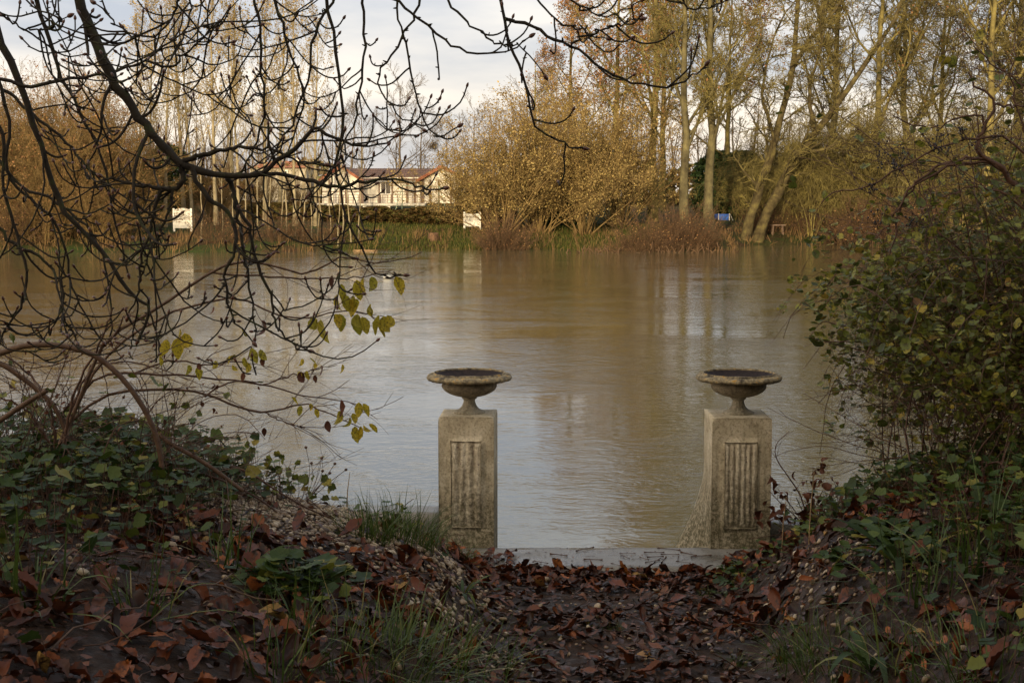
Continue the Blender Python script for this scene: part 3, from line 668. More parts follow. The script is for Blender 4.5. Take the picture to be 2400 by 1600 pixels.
T_RUST = proto('rusty_oak', tP, tR, [dict(n=15, t0=.22, t1=.98, ang=58, asd=9, lr=.40, up=.07, wob=.12, K=9, rr=.5, rmin=.03),
    dict(n=9, t0=.2, t1=1, ang=48, asd=12, lr=.45, up=.03, wob=.16, K=6, rr=.55, rmin=.02), dict(n=8, t0=.2, t1=1, ang=48, asd=15, lr=.5, up=.0, wob=.2, K=5, rr=.55, rmin=.013),
    dict(n=4, t0=.1, t1=1, ang=42, asd=15, lr=.6, up=0, wob=.2, K=4, rr=.6, rmin=.008)], M_BARK_MOSS, seed=7, leaf=L_RUST, nleaf=7000, lsize=.14, ljit=.25)
tP, tR = trunk(15, .13, seed=33)
T_POP = proto('young_poplar', tP, tR, [dict(n=26, t0=.3, t1=.99, ang=30, asd=7, lr=.26, up=.09, wob=.05, K=7, rr=.42, rmin=.014),
    dict(n=7, t0=.15, t1=1, ang=32, asd=9, lr=.42, up=.08, wob=.09, K=5, rr=.55, rmin=.009), dict(n=6, t0=.2, t1=1, ang=32, asd=10, lr=.55, up=.06, wob=.1, K=4, rr=.6, rmin=.007)], M_BARK_PALE, seed=8, leaf=L_GOLD, nleaf=2600, lsize=.09)
tP, tR = trunk(10, .065, (.06, 0), seed=43)
T_SAP = proto('bare_sapling', tP, tR, [dict(n=14, t0=.45, t1=.99, ang=28, asd=7, lr=.22, up=.08, wob=.06, K=6, rr=.45, rmin=.011),
    dict(n=6, t0=.2, t1=1, ang=32, asd=9, lr=.5, up=.06, wob=.1, K=4, rr=.55, rmin=.007)], M_BARK_PALE, seed=9)
def multistem(n, L, r0, spread, up, wob, seed, K=9, base=.5):
    r = np.random.default_rng(seed); a = r.uniform(0, 6.28, n); s = r.uniform(0, base, n)
    st = np.stack([np.cos(a)*s, np.sin(a)*s, np.zeros(n)], 1); th = np.abs(r.normal(0, spread, n))
    d = np.stack([np.cos(a)*np.sin(th), np.sin(a)*np.sin(th), np.cos(th)], 1)
    Pn = march(st, d, L*r.uniform(.65, 1.1, n), K, wob, up, r=r); Rn = (r0*r.uniform(.5, 1.1, n))[:, None]*np.linspace(1, .25, K)[None]; return Pn, Rn
tP, tR = multistem(38, 7.6, .055, .38, -.01, .10, 51)
T_HAZEL = proto('golden_hazel', tP, tR, [dict(n=8, t0=.22, t1=1, ang=36, asd=12, lr=.38, up=.02, wob=.12, K=6, rr=.5, rmin=.014),
    dict(n=6, t0=.1, t1=1, ang=40, asd=14, lr=.5, up=.0, wob=.18, K=5, rr=.55, rmin=.009), dict(n=4, t0=.1, t1=1, ang=40, asd=14, lr=.6, up=.0, wob=.18, K=4, rr=.6, rmin=.006)], M_BARK_GOLD, seed=10, leaf=L_GOLD, nleaf=15000, lsize=.085, ljit=.16, split=1)
tP, tR = multistem(46, 3.2, .020, .55, -.01, .08, 61, base=.7)
T_BRUSH = proto('red_stemmed_brush', tP, tR, [dict(n=8, t0=.2, t1=1, ang=30, asd=12, lr=.45, up=.05, wob=.1, K=5, rr=.6, rmin=.008), dict(n=5, t0=.1, t1=1, ang=30, asd=12, lr=.5, up=.03, wob=.1, K=4, rr=.6, rmin=.006)],
    M_BARK_RED, seed=11, leaf=L_RUST, nleaf=500, lsize=.07, split=1)
tP, tR = multistem(50, 8., .05, .45, .0, .09, 71, base=1.6)
T_WILLOW = proto('brown_willow_thicket', tP, tR, [dict(n=9, t0=.15, t1=1, ang=32, asd=12, lr=.42, up=.03, wob=.13, K=6, rr=.5, rmin=.013),
    dict(n=7, t0=.1, t1=1, ang=34, asd=14, lr=.5, up=.0, wob=.16, K=5, rr=.55, rmin=.009), dict(n=4, t0=.1, t1=1, ang=34, asd=14, lr=.6, up=-.03, wob=.16, K=4, rr=.6, rmin=.007)], M_BARK_GOLD, seed=12, leaf=L_RUST, nleaf=5000, lsize=.09, split=1)
tP, tR = multistem(34, 8.5, .06, .35, .0, .1, 81, base=1.5)
T_DROOP = proto('green_twigged_willow', tP, tR, [dict(n=8, t0=.3, t1=1, ang=45, asd=12, lr=.35, up=-.02, wob=.16, K=7, rr=.5, rmin=.018),
    dict(n=7, t0=.2, t1=1, ang=50, asd=14, labs=(1.2, 2.8), up=-.22, wob=.2, K=8, rr=.6, rmin=.014), dict(n=3, t0=.1, t1=.9, ang=40, asd=14, labs=(.5, 1.2), up=-.14, wob=.2, K=5, rr=.6, rmin=.009)], M_BARK_MOSS, seed=14, split=1)
tP, tR = trunk(13, .2, seed=93)
T_DIST = proto('round_crowned_bare_tree', tP, tR, [dict(n=16, t0=.2, t1=.98, ang=52, asd=9, lr=.48, up=.08, wob=.08, K=7, rr=.5, rmin=.03),
    dict(n=9, t0=.2, t1=1, ang=42, asd=12, lr=.45, up=.05, wob=.12, K=5, rr=.55, rmin=.02), dict(n=8, t0=.2, t1=1, ang=42, asd=15, lr=.5, up=.02, wob=.14, K=4, rr=.55, rmin=.015)], M_BARK_GREY, seed=15)
def evergreen(name, H, Wd, n, seed, mat=None):
    r = np.random.default_rng(seed); root = empty(name); a = r.uniform(0, 6.28, n); t = r.uniform(.02, 1, n)
    lump = 1+.25*np.sin(a*3+t*7)+.15*np.sin(a*7-t*13)
    rad = Wd*np.sin(math.pi*np.clip(t*.86+.12, 0, 1))**.6*lump*r.uniform(.55, 1.05, n)**.5
    p = np.stack([rad*np.cos(a), rad*np.sin(a), t*H], 1); g = Geo(); stamp(g, DIAM, DIAF, p, rots(n, 1.0, r), r.uniform(.14, .34, n)*max(1, H/9))
    tp, tr = trunk(H*.85, .12, seed=seed); gt = Geo(); gt.tubes(tp, tr, 6); B, Br = grow(tp, tr, 30, .05, 1, 70, 10, labs=(Wd*.5, Wd*.9), r=r, rmin=.02); gt.tubes(B, Br, 3)
    link('trunk', gt.mesh('trunk', M_BARK_GREY), root); link('foliage', g.mesh('foliage', mat or L_EVER, False), root); reg(root); HOLD.append(root); return root
T_EVER = evergreen('dark_evergreen_shrub', 5.5, 2.3, 9000, 16)
T_HEDGE = evergreen('hedge_bush', 2.2, 1.3, 6000, 17, L_HEDGE)
# ---- placing them: (proto, px, depth, scale, label, group)
def ordw(i): return ['first', 'second', 'third', 'fourth', 'fifth', 'sixth', 'seventh', 'eighth', 'ninth', 'tenth', 'eleventh', 'twelfth', 'thirteenth', 'fourteenth', 'fifteenth', 'sixteenth', 'seventeenth', 'eighteenth', 'nineteenth', 'twentieth', 'twenty-first', 'twenty-second', 'twenty-third', 'twenty-fourth', 'twenty-fifth', 'twenty-sixth'][i]
for i, (px, Y, s) in enumerate([(-60, 90, 1.05), (40, 92, 1.12), (130, 89, 1.0), (215, 93, 1.1), (280, 92, .9), (-10, 100, 1.2), (170, 102, 1.25), (500, 103, .55), (100, 87, .6), (225, 87, .5), (545, 128, .58), (620, 130, .5), (690, 132, .42)]):
    plant(T_WILLOW, px, Y, s, f'golden-brown willow thicket, {ordw(i)} of the clumps around the left white gate', 'shrub', 'willow thickets on the left far bank')
for i, (px, Y, s) in enumerate([(255, 99, .75), (325, 98, .9), (385, 97, 1.08), (450, 99, 1.0), (505, 98, 1.12), (560, 97, .95), (620, 99, 1.06), (690, 98, 1.0), (738, 98, .95), (430, 108, 1.2), (540, 110, 1.3), (655, 112, 1.2), (350, 106, 1.05)]):
    plant(T_POP, px, Y, s, f'slim pale bare poplar, {ordw(i)} in the group left of the bungalow', 'tree', 'pale poplars left of the bungalow')
rs = np.random.default_rng(20)
for i, px in enumerate([470, 520, 548, 575, 602, 628, 655, 672, 690, 708, 730, 742, 757, 775, 790, 803, 822, 838]):
    Y = rs.uniform(87.5, 92); o = plant(T_SAP, px, Y, rs.uniform(.55, .95), f'thin pale sapling at the far waterline, {ordw(i)} from the left', 'tree', 'thin saplings at the far waterline'); o.rotation_euler = (rs.normal(0, .05), rs.normal(0, .08), rs.uniform(0, 6))
for i, (px, Y, s) in enumerate([(700, 175, 1.1), (790, 170, 1.15), (850, 185, 1.1), (935, 168, 1.25), (985, 175, 1.0), (1050, 180, .9), (1110, 170, 1.0), (620, 185, 1.2), (540, 180, 1.2)]):
    plant(T_DIST, px, Y, s*.86, f'distant round-crowned bare tree behind the roofs, {ordw(i)} of the row', 'tree', 'distant bare trees behind the houses')
for i, (px, Y, s, sx) in enumerate([(1175, 93, 1.08, 1.0), (1265, 95, 1.12, 1.0), (1090, 100, .72, 1.1), (1370, 94, 1.05, .9), (1450, 99, 1.2, .9), (1320, 104, 1.35, 1.)]):
    plant(T_HAZEL, px, Y, s, ['large golden multi-stemmed hazel right of the picket gate', 'golden hazel whose pale stems fan out just right of the biggest one', 'low dark-gold hazel against the right gable of the bungalow', 'upright golden shrub with yellow leaves, fourth clump right of the gate', 'tall golden shrub left of the two straight trunks', 'taller hazel standing behind the golden shrubs'][i], 'shrub', 'golden hazels', sx=sx)
for i, (px, Y, s) in enumerate([(1440, 108, 1.0), (1530, 104, 1.15), (1340, 118, .85), (1250, 122, .62), (1700, 118, .95)]):
    plant(T_RUST, px, Y, s, ['oak with rust-coloured leaves rising behind the golden shrubs', 'tallest rusty-leaved oak left of the two straight trunks', 'rusty-leaved tree further back above the hazels', 'small brown-leaved tree left of the rusty oaks', 'brown-leaved tree between the straight trunks and the leaning tree'][i], 'tree', 'rust-leaved oaks')
for i, (px, Y, s) in enumerate([(1612, 90.5, 1.05), (1665, 91.5, 1.1)]):
    plant(T_BIG, px, Y, s, ['tall straight trunk with green moss, left of the pair', 'tall straight brownish trunk, right of the pair'][i], 'tree', 'pair of straight tall trees', sx=.8)
for i, (px, Y, s, pr) in enumerate([(1955, 112, 1.05, T_BIG), (2040, 108, 1.1, T_BIG2), (2120, 116, 1.05, T_BIG), (2205, 120, 1.0, T_BIG2), (2300, 98, 1.15, T_BIG2), (2390, 104, 1.1, T_BIG), (1560, 122, 1.0, T_BIG2), (2480, 100, 1.1, T_BIG)]):
    plant(pr, px, Y, s, f'tall mossy bare tree in the right-hand wood, {ordw(i)} around the leaning tree', 'tree', 'tall mossy trees on the right far bank')
for i, (px, Y, s) in enumerate([(1900, 101, .9), (1975, 103, .95), (2055, 101, .9), (2130, 100, .85), (2215, 101, .95), (2300, 104, .95), (2390, 103, 1.0), (1800, 108, .8)]):
    plant(T_DROOP, px, Y, s, f'shrub with drooping yellow-green mossy twigs, {ordw(i)} right of the leaning tree', 'shrub', 'mossy drooping shrubs on the right')
for i, (px, Y, s) in enumerate([(1690, 119, 1.), (1875, 108, .75), (1738, 118, 1.), (1280, 100, .55), (395, 118, 1.0), (1340, 101, .45), (2260, 112, 1.2), (1990, 114, .9)]):
    plant(T_EVER, px, Y, s, ['dark evergreen bush behind the blue pool', 'dark evergreen bush just right of the leaning trunks', 'larger evergreen behind the blue pool', 'small dark evergreen between the golden stems', 'dark conifer behind the left chestnut fork', 'small evergreen right of the golden stems', 'dark evergreen at the back of the right-hand wood', 'evergreen behind the drooping shrubs'][i], 'shrub', 'dark evergreens')
k = 0
for i, (px, Y, s) in enumerate([(1400, 86, .35), (1450, 85.5, .5), (1490, 86, .7), (1530, 86, .85), (1565, 87, .9), (1605, 86.5, .95), (1635, 87, .8), (1650, 88, .5), (1172, 87.5, .85), (1200, 88, .7), (1150, 88.5, .6),
        (1775, 101, .7), (1790, 102, .8), (1850, 102, .75), (1905, 101, .7), (1950, 100, .95), (2000, 97, 1.1), (2050, 96, 1.0), (2110, 95, 1.1), (2180, 95, 1.1), (500, 86.5, .7), (570, 87, .6), (640, 87, .65), (700, 88, .6), (780, 88.5, .55), (30, 86, .9)]):
    plant(T_BRUSH, px, Y, s, f'reddish leafless brush at the far waterline, {ordw(i)} of the clumps', 'shrub', 'reddish brush along the far waterline', zoff=-.1)
for i, (px, Y) in enumerate([(860, 104), (890, 104), (920, 104), (955, 103.5), (990, 103), (1020, 102.5), (1048, 102), (1140, 101), (1170, 101.5), (600, 106), (650, 106), (700, 105), (750, 105), (800, 104.5), (830, 104.5)]):
    plant(T_HEDGE, px, Y, .52+.08*math.sin(i*2.1), f'brown-green hedge bush on the bank below the bungalow, {ordw(i)} from its terrace end', 'hedge', 'hedge below the bungalow', sx=1.8)
# closing wood: far off, reads as one mass
def far_wood():
    r = np.random.default_rng(40); g = Geo(); n = 400
    x = r.uniform(-95, 110, n); y = r.uniform(145, 205, n); x = np.where((x > -30) & (x < -3), x-40*r.random(n)-8, x)
    st = np.stack([x, y, np.full(n, 2.)], 1); d = np.stack([r.normal(0, .06, n), r.normal(0, .06, n), np.ones(n)], 1)
    Hs = np.where(x > 0, r.uniform(7, 14, n), r.uniform(6, 11, n)); Pn = march(st, d, Hs, 7, .05, .05, r=r); Rn = np.linspace(.16, .04, 7)[None]*np.ones((n, 1))
    g.tubes(Pn, Rn, 4); A, Ar = grow(Pn, Rn, 9, .2, 1, 42, 10, lr=.36, up=.07, K=5, rmin=.03, r=r); g.tubes(A, Ar, 3)
    B, Br = grow(A, Ar, 6, .2, 1, 42, 12, lr=.5, up=.04, K=4, rmin=.02, r=r); g.tubes(B, Br, 3); 
    o = link('far_wood', g.mesh('far_wood', M_BARK_GREY)); tag(o, 'hazy bare wood closing the view behind everything on the far bank', 'woodland', kind='stuff')
    g = Geo(); n = 46000; x = r.uniform(-120, 130, n); y = 150+r.uniform(0, 25, n); hmax = 3.2+1.3*np.sin(x*.21)+.9*np.sin(x*.57+2)+np.where(x > 8, 2.0, 0)
    z = 2.+hmax*r.uniform(0, 1, n)**.8; stamp(g, DIAM, DIAF, np.stack([x, y, z], 1), rots(n, 1.1, r), r.uniform(.3, .7, n))
    o = link('undergrowth', g.mesh('undergrowth', L_HEDGE, False)); tag(o, 'brown undergrowth at the foot of the distant wood', 'undergrowth', kind='stuff')
far_wood()
# leaning twin trunk
M_BARK_OLD = noisy('old_dark_bark', [(.3, (.028, .022, .012)), (.5, (.070, .056, .028)), (.7, (.13, .11, .042))], 2.2, .95, .9, .06, spec=.1)
def leaning():
    Y = 97.5; b = P(1755, 572, Y); x0 = b[0]; root = empty('leaning_tree', (x0, Y, 0)); tag(root, 'old tree with two mossy trunks leaning right out of the shallow water', 'tree')
    off = np.array([x0, Y, 0]); gt = Geo(); gb = Geo(); r = np.random.default_rng(44)
    def line(pts, K, r0, r1):
        px0 = pts[0][0]
        q = resample(np.array([P(px, py, Y+dy) for px, py, dy in pts])-off, K, .05); rr = np.linspace(r0, r1, K); rr[:2] *= 1.2; rr = rr*(1+.09*np.sin(np.arange(K)*1.9+px0)); return q[None], rr[None]
    mains = [line([(1742, 600, 0), (1750, 545, 0), (1768, 480, .0), (1797, 390, .3), (1830, 280, .6), (1858, 160, .6), (1875, -20, .9), (1890, -200, 1)], 20, .40, .10),
             line([(1764, 602, .3), (1783, 535, .3), (1815, 465, .2), (1858, 385, 0), (1908, 315, -.5), (1960, 250, -1), (2020, 160, -1.5), (2090, 60, -2), (2130, -40, -2)], 20, .42, .08),
             line([(1800, 400, .3), (1815, 330, -.6), (1790, 230, -1.2), (1800, 130, -1.5), (1840, 30, -1)], 14, .16, .04), line([(1860, 360, 0), (1930, 350, -1), (2010, 330, -2), (2080, 350, -2.4)], 12, .14, .03),
             line([(1850, 180, .6), (1900, 90, .2), (1960, 20, 0), (2010, -80, 0)], 12, .16, .05), line([(1905, 300, -.5), (1900, 200, -.6), (1930, 90, -.4), (1925, -30, 0)], 12, .15, .05)]
    for p_, r_ in mains:
        gt.tubes(p_, r_, 10); A, Ar = grow(p_, r_, 18, .26, 1, 52, 14, labs=(1.2, 4.2), up=.06, wob=.2, K=8, rr=.42, rmin=.04, rmax=.10, r=r); B, Br = grow(A, Ar, 10, .12, 1, 48, 14, lr=.42, up=.02, wob=.22, K=6, rr=.6, rmin=.026, r=r)
        C, Cr = grow(B, Br, 9, .1, 1, 45, 14, lr=.6, up=0, wob=.22, K=5, rr=.7, rmin=.017, r=r)
        gt.tubes(A, Ar, 5); gb.tubes(B, Br, 4); gb.tubes(C, Cr, 3)
    link('trunk', gt.mesh('trunk', M_BARK_OLD), root); link('branches', gb.mesh('branches', M_BARK_MOSS), root)
leaning()
# bank grass (stuff), stump, driftwood, float
def far_grass():
    r = np.random.default_rng(46); g = Geo(); n = 30000; px = r.uniform(780, 1560, n); x0 = (px-1200)/3333*95
    y = yw(x0)+r.uniform(-.1, 1, n)**1.6*14+.1; x = x0*y/95; z = far_h(x, y)
    T = np.array([(-.10, 0, 0), (.10, 0, 0), (.04, .05, .8), (-.02, .08, 1.)]); stamp(g, T, DIAF, np.stack([x, y, z], 1), rots(n, .35, r), r.uniform(.08, .26, n))
    tag(link('bank_grass', g.mesh('bank_grass', L_GRASS_FAR, False)), 'rough green grass and weeds on the far bank below the bungalow', 'grass', kind='stuff')
    g = Geo(); n = 9000; x = r.uniform(-46, 44, n); x = x+1.2*np.sin(x*1.7)+.8*np.sin(x*4.1); y = yw(x)+r.uniform(-.5, 1, n)*5+1.5; z = far_h(x, y); g = Geo()
    T = np.array([(-.03, 0, 0), (.03, 0, 0), (.012, .05, .8), (-.01, .08, 1.)]); stamp(g, T, DIAF, np.stack([x, y, np.maximum(z, -.1)], 1), rots(n, .55, r), r.uniform(.15, .65, n))
    tag(link('dead_stems', g.mesh('dead_stems', leafmat('dry_stems', [(0, (.10, .055, .025)), (1, (.2, .13, .06))], .8, .1, .1), False)), 'dry reddish dead stems fringing the far waterline', 'weeds', kind='stuff')
far_grass()
M_WOODCUT = noisy('split_wood', [(.3, (.05, .028, .016)), (.7, (.15, .085, .045))], 9, .85, .5, .02)
def stump():
    X, Y = WX(1015, 90.8), 90.8; root = lathe([(.42, -.2), (.36, .1), (.31, .28), (.30, .45), (.27, .47), (.001, .46)], 20, M_WOODCUT, lambda a, r, z, t: (r*(1+.12*math.sin(a*3)+.06*math.sin(a*7)), z+.05*math.sin(a*2)*(z > .3)))
    o = link('tree_stump', root, None, (X, Y, fz(X, Y))); tag(o, 'short reddish cut tree stump on the grassy far bank near the waterline', 'tree stump')
    q = resample([(0, 0, 0), (.7, .05, .01), (1.5, 0, .0)], 10, .01); g = Geo(); g.tubes(q[None], np.array([[.01, .025, .035, .035, .03, .03, .03, .025, .02, .01]]), 8)
    o = link('drift_log', g.mesh('drift_log', noisy('wet_pale_wood', [(.3, (.2, .12, .06)), (.7, (.34, .22, .11))], 5, .6, .3)), None, (WX(825, 86), 86, .02)); tag(o, 'long pale orange driftwood pole afloat at the far waterline', 'driftwood')
    g = Geo(); rr = np.random.default_rng(3)
    st = np.stack([rr.uniform(0, 10.5, 70), rr.normal(0, .25, 70), np.full(70, -.05)], 1); d = rr.normal(0, 1, (70, 3)); d[:, 2] = np.abs(d[:, 2])+.3
    g.tubes(march(st, d, rr.uniform(.2, .75, 70), 5, .2, 0, r=rr), np.full((70, 5), .035), 4)
    o = link('flood_debris', g.mesh('flood_debris', M_BARK_RED), None, (WX(1325, 83.5), 83.5, 0)); tag(o, 'line of dark drowned twigs and debris sticking out of the water before the red brush', 'flood debris', kind='stuff')
    me = lathe(dense([(.001, .10), (.08, .09), (.15, .05), (.18, .0), (.16, -.05)], 3), 24, plain('pale_foam', (.28, .28, .27), .6), lambda a, r, z, t: (r*(1+.1*math.sin(a*2+1)), z)); o = link('floating_float', me, None, P(908, 650, 3.3*3333/193).tolist()); o.name = 'plastic_float'; tag(o, 'pale rounded plastic float drifting mid-river below the bungalow', 'float')
stump()
def nest():
    g = Geo(); r = np.random.default_rng(9); n = 160; st = r.normal(0, .22, (n, 3)); g.tubes(march(st, r.normal(0, 1, (n, 3)), np.full(n, .5), 4, .3, 0, r=r), np.full((n, 4), .02), 3)
    p = P(1017, 343, 168); o = link('bird_nest', g.mesh('bird_nest', M_BARK_GREY), None, p.tolist()); tag(o, 'dark round bird nest high in a bare treetop above the bungalow roof', 'nest')
nest()
# unseen evergreen row, added behind the photographer to shade the near bank
L_SHADE = evergreen('added_shade_yew', 7.4, 2.3, 11000, 18)
sh = Vector((SDIR.x, SDIR.y)).normalized(); pp = Vector((-sh.y, sh.x))*-1
for i in range(9):
    t = -13.5 + i*2.5; x = sh.x*13 + pp.x*t; y = sh.y*13 + pp.y*t
    o = L_SHADE if i == 0 else copy_tree(L_SHADE); o.location = (x, y, 1.5); o.rotation_euler[2] = i*1.7
    tag(o, f'unseen dark yew in the shade row added behind the photographer, {ordw(i)} from its right end', 'tree', 'added yew row shading the near bank')

def added_shade_canopy():  # unseen tree added over the viewpoint; its crown darkens the foreground
    r = np.random.default_rng(300); root = empty('added_shade_tree', (-3.0, -2.6, 1.6)); tag(root, 'unseen ivy-clad evergreen tree added behind the viewpoint, its overhead crown darkening the near ground', 'tree'); off = np.array([-3.0, -2.6, 1.6])
    q = resample([(0, 0, -.2), (.1, .1, 2), (.3, .2, 4), (.9, .4, 5.6)], 10); g = Geo(); g.tubes(q[None], np.linspace(.32, .16, 10)[None], 10)
    A, Ar = grow(q[None], np.linspace(.2, .16, 10)[None], 16, .7, 1, 70, 15, labs=(2.5, 5.5), up=.0, wob=.1, K=7, rr=.5, rmin=.03, r=r); g.tubes(A, Ar, 5); link('trunk', g.mesh('trunk', M_BARK_GREY), root)
    n = 11000; u = r.normal(0, 1, (n, 3)); u /= np.linalg.norm(u, axis=1, keepdims=True); p = u*r.uniform(.3, 1, (n, 1))**.5*np.array([4.6, 3.2, 1.2])*(1+.2*np.sin(u[:, [0]]*7+u[:, [1]]*5)) + np.array([-.2, -1.2, 7.0]) - off
    g = Geo(); stamp(g, DIAM, DIAF, p, rots(n, 1.0, r), r.uniform(.16, .34, n)); link('foliage', g.mesh('foliage', L_EVER, False), root)
added_shade_canopy()
# ================================================================== NEAR BANK: LITTER, STONES, PLANTS
L_DEAD = leafmat('wet_dead_leaves', [(0, (.022, .008, .004)), (.4, (.075, .020, .008)), (.75, (.155, .042, .013)), (.95, (.28, .09, .022)), (1, (.28, .18, .05))], .45, .12, .3, spots=(.018, .009, .006), spotscale=25)
L_MUD = leafmat('muddy_dead_leaves', [(0, (.020, .008, .004)), (.5, (.065, .022, .010)), (1, (.15, .052, .020))], .42, .05, .35, spots=(.014, .009, .007), spotscale=18)
L_GREEN = leafmat('ground_ivy_leaves', [(0, (.018, .034, .008)), (.5, (.034, .060, .012)), (.8, (.065, .095, .016)), (.93, (.13, .14, .02)), (1, (.22, .17, .03))], .5, .25, .25)
L_BUSH = leafmat('bush_leaves', [(0, (.045, .060, .012)), (.4, (.10, .125, .020)), (.8, (.19, .20, .028)), (.96, (.32, .25, .032)), (1, (.14, .07, .02))], .45, .3, .35, spots=(.05, .05, .015), spotscale=45)
L_HAZEL = leafmat('yellow_hazel_leaves', [(0, (.30, .28, .03)), (.5, (.42, .34, .03)), (1, (.52, .38, .03))], .5, .5, .2, spots=(.13, .11, .02), spotscale=140)
L_WITHER = leafmat('withered_leaves', [(0, (.05, .018, .010)), (1, (.10, .035, .016))], .6, .1, .2)
L_GRASS = leafmat('grass_blades', [(0, (.030, .055, .010)), (.5, (.055, .090, .016)), (.82, (.085, .125, .022)), (1, (.22, .17, .07))], .45, .25, .35)
M_NEARBARK = noisy('dark_chestnut_bark', [(.35, (.014, .011, .008)), (.55, (.028, .022, .014)), (.66, (.032, .038, .012)), (.78, (.045, .05, .02))], 22, .85, .7, .004, bscale=120)
M_BUD = noisy('red_brown_bud', [(.3, (.05, .018, .010)), (.7, (.11, .04, .022))], 60, .35, .2, .001, spec=.5)
M_STEM = noisy('brown_stem', [(.3, (.055, .030, .018)), (.7, (.12, .07, .042))], 30, .6, .3, .001)
M_STEMRED = noisy('red_bramble_stem', [(.3, (.040, .020, .013)), (.7, (.10, .05, .03))], 30, .6, .2, .001)
M_PEB = leafmat('pebble_colours', [(0, (.07, .045, .028)), (.4, (.18, .125, .075)), (.75, (.28, .21, .13)), (1, (.42, .35, .25))], .5, 0, .35)
CH = [strip_leaf(17, .42, .66, .06+.09*i, [.25, -.2, .5, .1, -.35, .4][i], .04, .24, 1.6, 5, i) for i in range(6)]
for T_, F_ in CH: T_[:, 2] += .012*((np.arange(len(T_))//5) % 2)*(np.abs(T_[:, 0]) > .01)     # chestnut leaflets
def spread(n, x0, x1, y0, y1, dens=None, r=rng):
    x = r.uniform(x0, x1, n); y = r.uniform(y0, y1, n)
    if dens is not None:
        k = r.random(n) < dens(x, y); x, y = x[k], y[k]
    k = (y < edge_y(x)+.12) & ~((x > -.42) & (x < 1.62) & (y > 8.27)) & (np.abs(x) < .40*y+.8)
    x, y = x[k], y[k]; return np.stack([x, y, near_h(x, y)], 1)
def slope_rots(pos, tilt, r=rng, yaw=None):
    """rotation matrices that follow the ground"""
    e = .05; gx = (near_h(pos[:, 0]+e, pos[:, 1])-near_h(pos[:, 0]-e, pos[:, 1]))/(2*e); gy = (near_h(pos[:, 0], pos[:, 1]+e)-near_h(pos[:, 0], pos[:, 1]-e))/(2*e)
    gx, gy = np.clip(gx, -1.2, 1.2), np.clip(gy, -1.2, 1.2)
    n = np.stack([-gx, -gy, np.ones(len(pos))], 1); n /= np.linalg.norm(n, axis=1, keepdims=True)
    xax = np.stack([n[:, 2], np.zeros(len(n)), -n[:, 0]], 1); xax /= np.linalg.norm(xax, axis=1, keepdims=True); yax = np.cross(n, xax)
    return np.stack([xax, yax, n], 2) @ rots(len(pos), tilt, r, yaw)
def pathness(x, y): return sm(-.25, .15, x)*(1-sm(.95, 1.35, x))
def leafy(x, y): return np.clip(.56+.8*nz2(x, y, 2.3, 11)+.3*nz2(x, y, 6, 12), .05, 1)
def gravelly(x, y): return np.exp(-((x+1.1)/.50)**2-((y-6.75)/.65)**2)*1.5 + .55*np.exp(-((x+.45)/.3)**2-((y-7.3)/.6)**2) + .35*np.exp(-((x+.25)/.2)**2-((y-5.9)/.5)**2) + .25*np.exp(-((x-1.5)/.25)**2-((y-6.4)/.8)**2)
